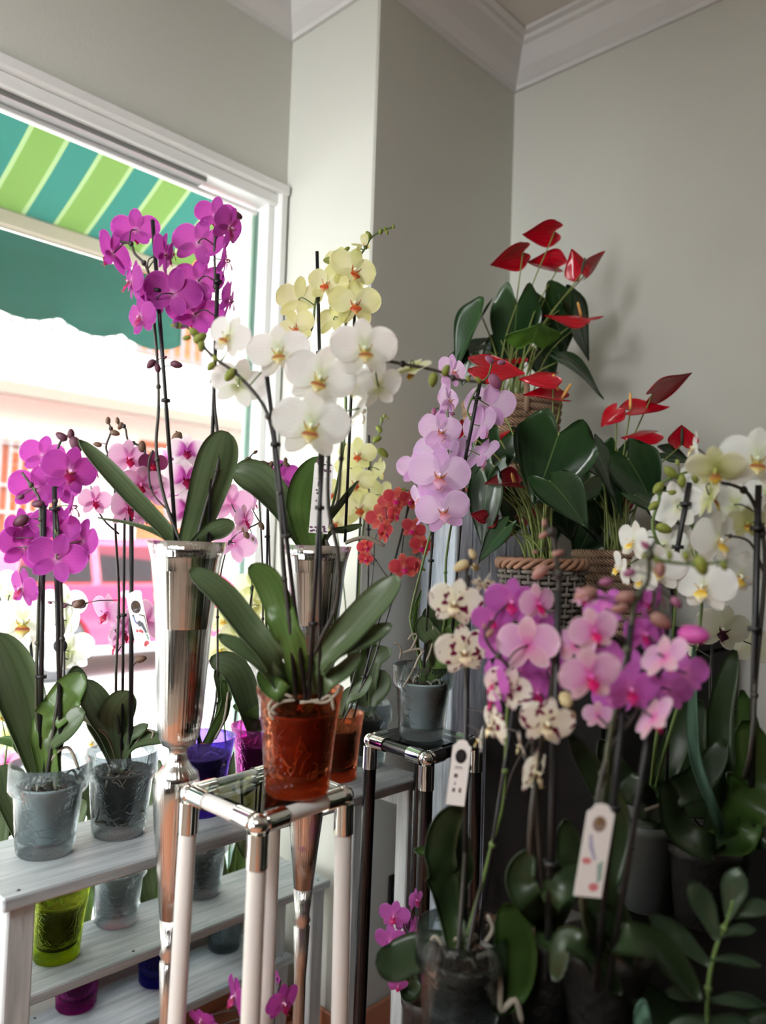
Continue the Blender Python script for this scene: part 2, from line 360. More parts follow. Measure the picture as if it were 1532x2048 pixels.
# made-up dark racks, out of view, added to put dark streaks in the chrome
rk = random.Random(3); RC = [mat('rack_black', (9, 9, 9), .6), mat('rack_green', (24, 36, 20), .6), mat('rack_grey', (52, 50, 50), .6), mat('rack_brown', (44, 28, 20), .6), mat('rack_pale', (196, 190, 182), .6)]
for lab, x0, x1, y0, nrm in (('made-up dark rack along the back wall, added for streaks in the chrome', -2.6, 2.1, YF + .05, 0), ('made-up dark rack along the left wall, added for streaks in the chrome', YF + .6, .2, XL + .05, 1), ('made-up dark rack along the right wall, added for streaks in the chrome', YF + .6, -.52, XR - .42, 1)):
    c_ = V(((x0 + x1) / 2, y0 + .2, 0)) if not nrm else V((y0 + .2, (x0 + x1) / 2, 0)); rt = thing('reflection_rack', lab, 'rack', c_)
    x = x0
    while x < x1 - .1:
        w_ = rk.uniform(.05, .22); h_ = rk.uniform(1.5, 2.5); dp = rk.uniform(.2, .38); lo, hi = ((x, y0, 0), (x + w_, y0 + dp, h_)) if not nrm else ((y0, x, 0), (y0 + dp, x + w_, h_))
        MB().bbox(lo, hi, .004).build('upright_panel', RC[rk.choice((0, 0, 0, 1, 1, 2, 3, 4))], rt, smooth=False); x += w_ + rk.uniform(.002, .05)
# window: aluminium frame, sliding track, pane
FX = 1.515
fr = MB()
fr.bbox((WX0, YW - .028, WZ1 - .038), (XP - .004, YW + .10, WZ1 - .002), .006)      # outer head trim
fr.bbox((WX0, YW - .008, WZ1 - .074), (FX + .05, YW + .10, WZ1 - .038), .003)
fr.bbox((FX + .045, YW - .02, WZ0 + .002), (XP - .004, YW + .10, WZ1 - .03), .008)   # right jamb
fr.bbox((FX + .02, YW + .01, WZ0 + .04), (FX + .045, YW + .09, WZ1 - .07), .003)
fr.bbox((WX0, YW - .01, WZ0 + .002), (FX + .05, YW + .12, WZ0 + .045), .004)
fr.bbox((WX0, YW - .02, WZ0 + .002), (WX0 + .08, YW + .10, WZ1 - .03), .005)
win = struct(fr.build('window_1', M_alu, smooth=False))
MB().bbox((WX0, YW + .012, WZ1 - .088), (1.30, YW + .06, WZ1 - .0735), .002).build('window_track', M_alud, win, smooth=False)
MB().bbox((WX0, YW + .06, WZ1 - .098), (FX + .03, YW + .085, WZ1 - .086), .002).build('window_sash', M_alu, win, smooth=False)
MB().box((WX0 + .07, YW + .066, WZ0 + .04), (FX + .025, YW + .071, WZ1 - .09)).build('window_pane', M_pane, win, smooth=False)
MB().box((FX + .012, YW + .06, WZ0 + .04), (FX + .02, YW + .085, WZ1 - .09)).build('glass_edge', glassy('pane_edge', (222, 240, 234), .8, body=.5), win, smooth=False)
so = atY(784, 1795, YB)
sk = thing('wall_socket', 'black wall socket plate low on the wall behind the black stand', 'socket', (so.x, YB, so.z))
MB().bbox((so.x - .022, YB - .009, so.z - .07), (so.x + .022, YB - .0005, so.z + .07), .003).build('plate', M_black, sk, smooth=False)
for dz in (-.03, .03): MB().lathe([(.012, 0), (.014, .003), (.009, .003), (.009, .001)], (0, 0, 0), 14).build('socket_hole', M_blackl, sk).matrix_local = Matrix.Translation((0, -.009, dz)) @ Matrix.Rotation(math.pi / 2, 4, 'X')

# ------------------------------------------------------------------ outdoors
street = struct(MB().box((-30, 2.2, -.12), (45, 11.2, -.01)).build('street', mat('pale_asphalt', (150, 150, 150), .9, noise=.1, nscale=4), smooth=False))
pv = struct(MB().bbox((-30, 2.2, -.01), (45, 3.6, .03), .01).build('pavement', mat('pavement_concrete', (196, 192, 186), .9, noise=.06, nscale=6), smooth=False))
# awning over the window
M_aw = bpy.data.materials.new('striped_awning'); M_aw.use_nodes = True
t = M_aw.node_tree; L = t.links.new; bs = t.nodes['Principled BSDF']
g = nd(t, 'ShaderNodeTexCoord'); sx = nd(t, 'ShaderNodeSeparateXYZ'); L(g.outputs['Object'], sx.inputs[0])
dv = nd(t, 'ShaderNodeMath', operation='DIVIDE'); dv.inputs[1].default_value = .24; L(sx.outputs[0], dv.inputs[0])
frc = nd(t, 'ShaderNodeMath', operation='FRACT'); L(dv.outputs[0], frc.inputs[0])
GR, TE, PA = (132, 172, 84), (40, 140, 128), (180, 206, 152)
rp = ramp(t, [(0, PA), (.035, TE), (.465, PA), (.535, GR), (.965, PA)], 'CONSTANT'); L(frc.outputs[0], rp.inputs[0])
L(rp.outputs[0], bs.inputs['Base Color']); bs.inputs['Roughness'].default_value = .85
tl = nd(t, 'ShaderNodeBsdfTranslucent'); L(rp.outputs[0], tl.inputs[0]); mx = nd(t, 'ShaderNodeMixShader'); mx.inputs[0].default_value = .16
L(bs.outputs[0], mx.inputs[1]); L(tl.outputs[0], mx.inputs[2]); L(mx.outputs[0], t.nodes['Material Output'].inputs[0])
AX0, AX1, AYB, AZB = -0.6, 1.83, 2.96, 2.56
aw = thing('awning', 'green and teal striped awning outside the shop window', 'awning', (1.36, AYB, AZB))
rows = []
for j in range(9):
    q = j / 8; y = AYB - q * .76; z = AZB + .03 + q * .76 * .54 - .03 * math.sin(math.pi * q)
    rows.append([V((AX0 + (AX1 - AX0) * i / 20, y, z)) for i in range(21)])
canopy = MB().sheet(rows, thick=.003).build('canopy', M_aw, aw); 
for v in canopy.data.vertices: v.co = v.co - V((1.36, AYB, AZB))
canopy.location = (0, 0, 0)
MB().bbox((AX0, AYB - .02, AZB - .03), (AX1 + .01, AYB + .025, AZB + .035), .008).build('front_bar', mat('bar_beige', (200, 186, 170), .5), aw, smooth=False)
MB().tube([V((AX0, 2.22, 3.03)), V((AX1, 2.22, 3.03))], .035, 12).build('roller', mat('bar_beige'), aw)
for ax in (1.75, -.5):
    MB().tube([V((ax, 2.22, 2.72)), V((ax, AYB - .01, AZB - .01))], .012, 8).build('awning_arm', M_alu, aw) if ax < 0 else None
rows = []; n = 110
for j in range(5):
    row = []
    for i in range(n + 1):
        x = AX0 + (AX1 - AX0) * i / n; ph = ((AX1 - x) / .27) % 1.0
        drop = .275 + .04 * (abs(math.sin(math.pi * ph)) ** .8)
        row.append(V((x, AYB + .03 + .012 * math.sin(x * 9) * j / 4, AZB - .028 - drop * j / 4)))
    rows.append(row)
va = MB().sheet(rows, thick=.003).build('valance', leafy('teal_canvas', [(0, (30, 110, 96)), (1, (30, 110, 96))], .2, .85), aw)

# opposite facade
FY = 10.6
M_fac = mat('pale_facade', (196, 192, 182), .9, noise=.02, nscale=2)
bl = thing('building', 'pale building across the street with a balcony and wooden shutters', 'building', (5, FY, 0))
b = MB().box((-14, FY, 0), (30, FY + 1, 11)); b.build('facade_wall', M_fac, bl, smooth=False)
sl0 = atY(200, 800, 9.7).z; sl1 = atY(200, 690, 9.7).z
MB().bbox((-14, 9.7, sl0), (30, FY, sl1), .03).build('balcony_slab', M_fac, bl, smooth=False)
MB().bbox((-14, 9.66, sl0 - .13), (30, 9.72, sl0 + .06), .02).build('slab_shade', mat('shadowed_render', (84, 78, 68), .9), bl, smooth=False)  # dark strip: the shade under the balcony slab put into the colour
M_iron = mat('pale_iron', (78, 72, 74), .6)
for zz in (sl1 + .06, sl1 + .95): MB().box((-2, 9.78, zz), (12, 9.81, zz + .035)).build('railing_rail', M_iron, bl, smooth=False)
bme = MB().box((-.026, -.02, 0), (.026, .02, .92)).mesh('railing_bar', False); bme.materials.append(M_iron)
x = .6
while x < 8.2:
    o = bpy.data.objects.new('railing_bar', bme); COL.objects.link(o); o.parent = bl; o.location = V((x, 9.795, sl1 + .04)) - rootloc(bl); x += .17
M_shut = wood('varnished_shutter', (140, 66, 22), (166, 90, 38), 'X', 3, bump=.1)
M_shutd = mat('shutter_frame', (132, 62, 22), .6)
def shutter(x0, x1, z0, z1, leaves=2, pitch=.11):
    fr_ = MB()
    wd_ = (x1 - x0) / leaves
    for k in range(leaves):
        a, c = x0 + wd_ * k, x0 + wd_ * (k + 1)
        fr_.bbox((a, FY - .06, z0), (a + .08, FY, z1), .008).bbox((c - .08, FY - .06, z0), (c, FY, z1), .008)
        fr_.bbox((a + .08, FY - .06, z0), (c - .08, FY, z0 + .1), .008).bbox((a + .08, FY - .06, z1 - .1), (c - .08, FY, z1), .008)
    sh = fr_.build('window_shutter', M_shutd, bl, smooth=False)
    sm = MB(); sm.bbox((-wd_ / 2 + .08, -.02, -pitch * .46), (wd_ / 2 - .08, .01, pitch * .46), .006, Matrix.Rotation(.3, 4, 'X')); me = sm.mesh('slat', False); me.materials.append(M_shut)
    for k in range(leaves):
        z = z0 + .1 + pitch / 2
        while z < z1 - .1:
            o = bpy.data.objects.new('slat', me); COL.objects.link(o); o.parent = sh; o.location = (x0 + wd_ * (k + .5), FY - .03, z); z += pitch
    return sh
a = atY(278, 880, FY); c = atY(432, 880, FY); z1 = a.z; shutter(a.x, c.x, .7, z1, 2, .14)
a = atY(-60, 870, FY); c = atY(128, 870, FY); shutter(a.x, c.x, .5, a.z, 3, .16)
g0, g1 = atY(-40, 870, FY - .12), atY(122, 870, FY - .12)
for i in range(9):
    xx = g0.x + (g1.x - g0.x) * i / 8
    MB().box((xx - .015, FY - .12, .6), (xx + .015, FY - .09, g0.z)).build('grille_bar', M_alud, bl, smooth=False)
for zz in (1.7, 2.05, 2.6): MB().box((g0.x, FY - .14, zz), (g1.x, FY - .12, zz + .03)).build('grille_rail', M_alud, bl, smooth=False)
a = atY(272, 640, FY); c = atY(405, 640, FY); shutter(a.x, c.x, sl1 + .02, sl1 + 2.2, 2, .14)
a = atY(-20, 600, FY); 
# red car
CXa, CXb, CY0 = 2.55, 6.45, 7.5
car = thing('car', 'bright red car parked across the street seen through the window', 'car', ((CXa + CXb) / 2, CY0 + .85, 0))
M_red = mat('red_car_paint', (222, 18, 62), .25, coat=.6)
M_tint = glassy('car_glass', (150, 170, 170), 1.0, body=.25)
def prism(prof, y0, y1, inset=0.0, zmid=.9):
    pts0 = [V((x, y0 + (inset if z > zmid else 0), z)) for x, z in prof]; pts1 = [V((x, y1 - (inset if z > zmid else 0), z)) for x, z in prof]; n = len(prof)
    return pts0 + pts1, [tuple(range(n)), tuple(range(2 * n - 1, n - 1, -1))] + [(i, n + i, n + (i + 1) % n, (i + 1) % n) for i in range(n)]
def arch(cx, r, n=10): return [(cx + r * math.cos(math.pi - math.pi * k / n), .33 + r * math.sin(math.pi - math.pi * k / n)) for k in range(n + 1)]
wxs = (3.38, 5.75)
low = [(CXa, .35), (CXa, .28)] + [(wxs[0] - .38, .24)] + arch(wxs[0], .37) + [(wxs[0] + .38, .24), (wxs[1] - .38, .24)] + arch(wxs[1], .37) + [(wxs[1] + .38, .24), (CXb - .02, .28), (CXb, .5), (CXb - .08, .72), (5.5, .9), (2.75, .95), (CXa, .85)]
bm_ = MB(); bm_.add(*prism(low, CY0, CY0 + 1.72, 0)); bm_.build('body', M_red, car, smooth=False)
cab = [(2.72, .94), (2.95, 1.34), (3.3, 1.41), (4.5, 1.42), (4.85, 1.36), (5.55, .9)]
bm_ = MB(); bm_.add(*prism(cab, CY0 + .06, CY0 + 1.66, .12, 1.0)); bm_.build('cabin', M_red, car, smooth=False)
for nm, q in (('side_window', [(2.98, .97), (3.08, 1.3), (3.75, 1.34), (3.75, .96)]), ('side_window', [(3.83, .96), (3.83, 1.34), (4.5, 1.34), (5.0, .96)])):
    bm_ = MB(); bm_.add([V((x, CY0 + .035 + (.12 if z > 1 else 0), z)) for x, z in q] + [V((x, CY0 + .06 + (.12 if z > 1 else 0), z)) for x, z in q], [(0, 1, 2, 3), (7, 6, 5, 4)] + [(i, 4 + i, 4 + (i + 1) % 4, (i + 1) % 4) for i in range(4)]); bm_.build(nm, M_tint, car, smooth=False)
bm_ = MB(); q = [(4.9, 1.33), (5.5, .93)]
bm_.add([V((q[0][0], CY0 + .22, q[0][1])), V((q[0][0], CY0 + 1.5, q[0][1])), V((q[1][0], CY0 + 1.56, q[1][1])), V((q[1][0], CY0 + .16, q[1][1]))] + [V((q[0][0] + .03, CY0 + .22, q[0][1] + .03)), V((q[0][0] + .03, CY0 + 1.5, q[0][1] + .03)), V((q[1][0] + .03, CY0 + 1.56, q[1][1] + .03)), V((q[1][0] + .03, CY0 + .16, q[1][1] + .03))], [(0, 1, 2, 3), (7, 6, 5, 4), (0, 4, 5, 1), (1, 5, 6, 2), (2, 6, 7, 3), (3, 7, 4, 0)]); bm_.build('windscreen', M_tint, car, smooth=False)
RY = Matrix.Rotation(math.pi / 2, 4, 'X')
for wx in wxs:
    for yy, sg in ((CY0 + .0, 1), (CY0 + 1.72, -1)):
        wm = MB(); wm.lathe([(.20, 0), (.30, 0), (.33, .03), (.33, .16), (.30, .19), (.2, .19)], seg=28)
        wo = wm.build('wheel', mat('tyre_rubber', (52, 52, 54), .8), car); wo.matrix_local = Matrix.Translation(V((wx, yy + .09 * sg + .1, .33)) - rootloc(car)) @ RY
        hm = MB(); hm.lathe([(0, .2), (.03, .205), (.08, .19), (.17, .195), (.2, .205), (.215, .19), (.2, .16)], seg=24)
        h = hm.build('hub_cap', mat('wheel_silver', (190, 194, 200), .35, .6), wo)
MB().bbox((4.05, CY0 - .02, .82), (4.25, CY0 + .01, .86), .01).build('door_handle', M_alu, car, smooth=False)
MB().bbox((2.6, CY0 - .015, .24), (6.3, CY0 + .02, .32), .01).build('sill_trim', mat('grey_trim', (150, 156, 164), .5), car, smooth=False)
MB().bbox((4.95, CY0 - .16, .95), (5.08, CY0 + .06, 1.07), .03).build('wing_mirror', M_red, car, smooth=False)

# ================================================================== furniture
def box_shelf():
    z1, z2, z3 = .83, .47, .21
    x0, x1 = .515, 1.545
    u = thing('plant_shelf', 'grey-washed wooden plant bench of three steps in front of the shop window', 'shelf', ((x0 + x1) / 2, 1.55, 0))
    for n, (ya, yb, z, xa) in enumerate(((1.278, 1.53, z1, x0), (1.615, 1.84, z2, .36), (1.757, 1.985, z3, .22))):
        MB().bbox((xa, ya, z - .022), (x1, yb, z), .003).build('shelf_board', M_shelf, u, smooth=False)
        for yy in (ya + .02, yb - .02):
            for i in range(3):
                xx = xa + .03 + (x1 - xa - .06) * i / 2
                MB().lathe([(.0035, 0), (.0035, .0008), (0, .001)], (xx, yy, z), 8).build('screw_head', mat('screw_steel', (90, 88, 84), .4, .8), u)
        for xx in (xa + (.012 if n == 0 else .12), x1 - .055):
            for yy in (ya + .012, yb - .052):
                MB().bbox((xx, yy, 0), (xx + .045, yy + .04, z - .0225), .003).build('leg', M_shelfp, u, smooth=False)
            MB().bbox((xx + .005, ya + .053, z - .075), (xx + .04, yb - .053, z - .0225), .003).build('cross_rail', M_shelfp, u, smooth=False)
box_shelf()

def tube_stand(label, corners, zt, mt, splay=.02):
    """Tall plant stand: four tube legs, tube top frame, chrome corner elbows, glass top."""
    c = [V((x, y, zt - .016)) for x, y in corners]; ctr = sum(c, V()) / 4
    s = thing('plant_stand', label, 'plant stand', (ctr.x, ctr.y, 0))
    for i in range(4):
        a, b_ = c[i], c[(i + 1) % 4]; d = (b_ - a).normalized()
        MB().tube([a + d * .04, b_ - d * .04], .0125, 14).build('top_rail', mt, s, sharp=50)
        out = (a - ctr); out.z = 0; out.normalize()
        foot = V((a.x, a.y, 0)) + out * splay
        e = (foot - a).normalized()
        MB().tube([a + e * .055, foot + V((0, 0, .012))], .0145, 14).build('leg', mt, s, sharp=50)
        MB().tube([foot + V((0, 0, .014)), foot], .0165, 12).build('rubber_foot', M_black, s)
        k = MB(); pd = (c[(i - 1) % 4] - a).normalized()
        k.tube([a + d * .052, a + d * .012], .0155, 14).tube([a + pd * .052, a + pd * .012], .0155, 14)
        k.tube([a + e * .062, a + e * .012], .0168, 14).ball(a, (.0168, .0168, .0158), seg=14, ring=10)
        for q_, r_ in ((a + d * .052, .0162), (a + pd * .052, .0162), (a + e * .062, .0176)): k.ball(q_, (r_, r_, r_ * .9), seg=12, ring=6) if False else None
        k.build('corner_elbow', M_chrome, s, sharp=50)
    g = MB(); q = [ctr + (p - ctr) * .93 for p in c]
    g.add([V((p.x, p.y, zt - .008)) for p in q] + [V((p.x, p.y, zt - .001)) for p in q], [(3, 2, 1, 0), (4, 5, 6, 7), (0, 1, 5, 4), (1, 2, 6, 5), (2, 3, 7, 6), (3, 0, 4, 7)])
    g.build('glass_top', M_sheet, s, smooth=False)
    return ctr
ZS1, ZS2 = 1.003, .986
WS = tube_stand('tall white tube plant stand with chrome corners and glass top', [(.737, .929), (.928, .945), (.931, 1.132), (.740, 1.116)], ZS1, M_stand, .014)
BS = tube_stand('tall black tube plant stand with chrome corners and glass top', [(1.260, 1.044), (1.448, 1.059), (1.470, 1.240), (1.283, 1.227)], ZS2, M_blackl, .008)

def chrome_vase(label, px, py, d):
    c = P(px, py, d); c = V((c.x, c.y, 0)); H = 1.402
    k = d / F
    prof = [(.085, 0), (.085, .006), (.07, .014), (.03, .022), (.014, .04), (.012, .2), (.0115, H - .83), (.016, H - .735), (.0125, H - .73), (.017, H - .722), (.014, H - .712),
            (.019, H - .66), (.028, H - .57), (.036, H - .5), (.0395, H - .45), (.041, H - .425), (.037, H - .408), (.024, H - .396), (.018, H - .385), (.0155, H - .374), (.017, H - .366),
            (.028, H - .36), (.036, H - .345), (.0405, H - .31), (.0445, H - .24), (.0495, H - .15), (.0555, H - .08), (.0625, H - .03), (.0705, H), (.0695, H), (.0615, H - .03), (.05, H - .15), (.04, H - .2)]
    v = thing('floor_vase', label, 'vase', c)
    rim = MB(); rim.lathe(prof[11:], c, 64); rim.build('vase_cup', M_chromev, v)
    st = MB(); st.lathe(prof[:12], c, 28); st.build('vase_stem', M_chromev, v)
    return c + V((0, 0, H - .03))
VA = chrome_vase('tall chrome floor vase holding the tallest purple orchid, nearer the window left', 375, 1080, 1.40)
VB = chrome_vase('tall chrome floor vase behind the white stand holding the yellow orchid', 632, 1083, 1.54)

M_g_clear = glassy('clear_crackle_glass', (238, 243, 244), .8, .12, .02, .04, 60)
M_g_orange = glassy('orange_crackle_glass', (247, 192, 160), .8, .2, .10, .05, 70)
M_g_violet = glassy('violet_crackle_glass', (188, 169, 242), .7, .22, .12, .05, 70)
M_g_pink = glassy('magenta_crackle_glass', (246, 158, 232), .7, .22, .12, .05, 70)
M_g_lime = glassy('lime_crackle_glass', (229, 241, 143), .7, .22, .12, .05, 70)
def glass_pot(label, m, c, D=.138, Bt=.100, H=.160, group=None, collar=True):
    """Crackled glass cover pot with a wide collar; c = centre of its base."""
    c = V(c); r1, r0 = D / 2, Bt / 2; t = .003; rm = r0 + (r1 - r0) * .70
    o = thing('glass_pot', label, 'pot', c, group)
    prof = [(r0 * .92, 0), (r0, .006), (r0 + .002, .02), (rm - .004, H * .66), (rm + .002, H * .69), (rm + .005, H * .72), (r1, H), (r1 - t, H), (rm + .005 - t, H * .73), (rm - .003 - t, H * .67), (r0 - t, .026), (r0 * .6, .014), (.002, .013)]
    if not collar:
        q = lambda z: r0 + (r1 - r0) * (.62 * z + .38 * z ** 3)
        prof = [(r0 * .92, 0), (r0, .006)] + [(q(k / 9), .012 + (H - .012) * k / 9) for k in range(7)] + [(q(.68) + .0012, H * .70)] + [(q(k / 9), .012 + (H - .012) * k / 9) for k in (7, 8, 9)] + [(r1 - t, H)] + [(q(k / 9) - t, .012 + (H - .012) * k / 9) for k in range(8, 1, -1)] + [(r0 * .6, .014), (.002, .013)]
    MB().lathe(prof, c, 40).build('pot_wall', m, o)
    base_glass = glassy(m.name + '_shards', tuple(int(255 * x ** (1 / 2.2)) for x in m.node_tree.nodes['Transparent BSDF'].inputs[0].default_value[:3]), .35, 1.0, .45, .25, 110)
    MB().lathe([(r0 * .9, .0005), (r0 * .95, .020), (r0 * .6, .0195), (.002, .0205)], c, 28).build('thick_base', base_glass, o)
    return dict(c=c, top=c + V((0, 0, H)), r=rm, r0=r0, H=H)
def inner_pot(root, pot, m):
    c = pot['c']; r0, r1, H = pot['r0'] * .84, pot['r'] * .86, pot['H']
    pr = [(r0 * .85, .024), (r0, .028), (r1, H * .74), (r1 + .003, H * .745), (r1 + .003, H * .77), (r1 - .002, H * .77), (r1 - .003, H * .70)]
    MB().lathe(pr, c, 26).build('grow_pot', m, root)
    mb = MB(); rr = random.Random(int(c.x * 1e4))
    mb.lathe([(r1 - .003, H * .71), (r1 * .5, H * .725), (.001, H * .73)], c, 18)
    for i in range(34):
        a, q = rr.random() * 6.283, math.sqrt(rr.random()) * r1 * .92
        mb.ball(c + V((q * math.cos(a), q * math.sin(a), H * .73 + rr.random() * .006)), (.006 + rr.random() * .006, .004 + rr.random() * .005, .004), Matrix.Rotation(rr.random() * 3, 3, 'Z'), 5, 3)
    mb.build('bark_mix', M_bark, root)

# ================================================================== orchid flowers
VAR = {
 'purple':  dict(sep=[(0, (222, 150, 205)), (.18, (184, 72, 166)), (1, (166, 60, 158))], pet=[(0, (235, 184, 220)), (.14, (192, 78, 172)), (1, (172, 64, 162))], lip=[(0, (210, 150, 120)), (.25, (160, 30, 80)), (1, (176, 24, 110))], vein=((150, 36, 150), .35), edge=((212, 110, 205), .46)),
 'yellow':  dict(sep=[(0, (236, 238, 190)), (1, (226, 226, 150))], pet=[(0, (240, 240, 206)), (1, (232, 231, 166))], lip=[(0, (246, 240, 200)), (.3, (214, 110, 50)), (.7, (196, 74, 40)), (1, (230, 190, 110))], vein=((214, 212, 130), .25), edge=((240, 240, 196), .45)),
 'white':   dict(sep=[(0, (206, 218, 150)), (.35, (234, 238, 224)), (1, (238, 238, 236))], pet=[(0, (226, 234, 204)), (.3, (240, 243, 240)), (1, (243, 245, 245))], lip=[(0, (240, 238, 200)), (.3, (212, 196, 90)), (.55, (158, 60, 56)), (.75, (214, 196, 110)), (1, (236, 232, 200))], vein=((222, 222, 208), .3), edge=((246, 244, 240), .46)),
 'cream':   dict(sep=[(0, (214, 220, 140)), (1, (232, 234, 196))], pet=[(0, (232, 234, 190)), (1, (242, 242, 222))], lip=[(0, (240, 232, 130)), (.5, (220, 176, 60)), (1, (240, 236, 190))], vein=((224, 226, 180), .25), edge=((248, 248, 236), .46)),
 'paleg':   dict(sep=[(0, (170, 178, 96)), (.4, (206, 212, 150)), (1, (226, 228, 190))], pet=[(0, (176, 184, 100)), (.3, (216, 220, 166)), (1, (236, 236, 214))], lip=[(0, (230, 220, 120)), (.4, (140, 70, 30)), (1, (226, 206, 80))], vein=((196, 204, 130), .3), edge=((240, 240, 220), .44)),
 'purew':   dict(sep=[(0, (226, 230, 190)), (.3, (236, 236, 230)), (1, (240, 238, 232))], pet=[(0, (232, 236, 212)), (.2, (240, 243, 240)), (1, (243, 245, 244))], lip=[(0, (250, 246, 226)), (.4, (226, 176, 40)), (.7, (240, 220, 120)), (1, (248, 246, 240))], vein=((226, 226, 214), .25), edge=((248, 248, 246), .46)),
 'darklip': dict(sep=[(0, (222, 226, 196)), (1, (228, 228, 214))], pet=[(0, (226, 228, 204)), (1, (232, 232, 220))], lip=[(0, (120, 40, 70)), (.3, (50, 6, 26)), (1, (60, 10, 34))], vein=((214, 216, 196), .25), edge=((240, 240, 232), .46)),
 'palepink': dict(sep=[(0, (226, 120, 190)), (.3, (222, 166, 206)), (1, (226, 184, 214))], pet=[(0, (226, 130, 196)), (.3, (226, 172, 212)), (1, (232, 194, 222))], lip=[(0, (196, 30, 90)), (.5, (170, 14, 62)), (1, (196, 30, 96))], vein=((206, 132, 190), .4), edge=((240, 214, 232), .44)),
 'rimwhite': dict(sep=[(0, (190, 70, 170)), (.3, (226, 170, 214)), (.6, (240, 226, 236)), (1, (244, 240, 242))], pet=[(0, (170, 40, 150)), (.3, (206, 110, 190)), (.55, (238, 216, 232)), (1, (246, 242, 244))], lip=[(0, (150, 10, 60)), (.5, (140, 6, 60)), (1, (190, 40, 110))], vein=((220, 170, 208), .3), edge=((248, 244, 246), .36)),
 'lavender': dict(sep=[(0, (226, 190, 226)), (1, (216, 166, 220))], pet=[(0, (234, 212, 234)), (1, (222, 186, 228))], lip=[(0, (240, 200, 120)), (.35, (206, 110, 110)), (.7, (226, 170, 196)), (1, (226, 176, 216))], vein=((212, 166, 214), .2), edge=((232, 200, 236), .45)),
 'coral':   dict(sep=[(0, (226, 160, 110)), (.3, (186, 66, 66)), (1, (206, 104, 88))], pet=[(0, (220, 120, 110)), (.25, (180, 50, 64)), (1, (192, 72, 78))], lip=[(0, (240, 200, 220)), (.35, (200, 20, 110)), (1, (206, 20, 110))], vein=((170, 34, 50), .3), edge=((222, 136, 122), .44)),
 'spotted': dict(sep=[(0, (240, 236, 206)), (1, (238, 234, 224))], pet=[(0, (238, 234, 206)), (1, (242, 239, 230))], lip=[(0, (232, 222, 130)), (.35, (110, 16, 50)), (.55, (236, 226, 180)), (1, (220, 200, 190))], spots=((112, 14, 56), 2.7, .79), edge=((244, 242, 234), .46)),
 'pinkmag': dict(sep=[(0, (232, 150, 210)), (.3, (206, 112, 196)), (1, (196, 104, 192))], pet=[(0, (230, 140, 206)), (.2, (204, 104, 194)), (1, (196, 104, 196))], lip=[(0, (206, 40, 130)), (.5, (190, 20, 100)), (1, (210, 60, 150))], vein=((180, 84, 178), .35), edge=((214, 130, 210), .45)),
 'blush':   dict(sep=[(0, (226, 110, 186)), (.3, (224, 168, 196)), (1, (226, 196, 200))], pet=[(0, (226, 100, 186)), (.25, (222, 160, 208)), (1, (232, 196, 220))], lip=[(0, (220, 30, 120)), (.5, (206, 6, 96)), (1, (226, 60, 150))], vein=((214, 150, 196), .3), edge=((240, 214, 226), .42)),
 'deep':    dict(sep=[(0, (120, 40, 80)), (1, (112, 50, 84))], pet=[(0, (120, 40, 80)), (1, (120, 56, 92))], lip=[(0, (190, 20, 60)), (1, (180, 14, 54))], edge=((140, 80, 110), .45)),
}
SIMPLE = {}
def petal(mb, th, L_, W_, base, cup, tip, rip, rr, nu=8, nv=9, pw=.56, bw=.10, skew=1.0, tw=0.0):
    """One petal, root at base, pointing th radians clockwise from +Y, in the flower frame (faces +Z)."""
    ct, st = math.cos(th), math.sin(th); rows = []; uvs = []; ph = rr.random() * 6
    for j in range(nv + 1):
        v = (1 - math.cos(math.pi * j / nv)) / 2; q = v ** skew
        w_ = W_ / 2 * max((4 * q * (1 - q)), 0) ** pw if 0 < j < nv else W_ / 2 * (bw if j == 0 else .06)
        w_ = max(w_, W_ / 2 * bw * (1 - v)); row = []; ur = []
        for i in range(nu + 1):
            s_ = 2 * i / nu - 1; x = s_ * w_; y = v * L_
            z = cup * (x / (W_ / 2)) ** 2 * v + tip * v * v + rip * math.sin(5 * s_ + ph + 4 * v) * v * abs(s_) - .018 * (1 - abs(s_)) * math.sin(math.pi * v) + tw * s_ * v
            row.append(V((base[0] + x * ct + y * st, base[1] - x * st + y * ct, base[2] + z))); ur.append((i / nu, v))
        rows.append(row); uvs.append(ur)
    mb.sheet(rows, uvs)
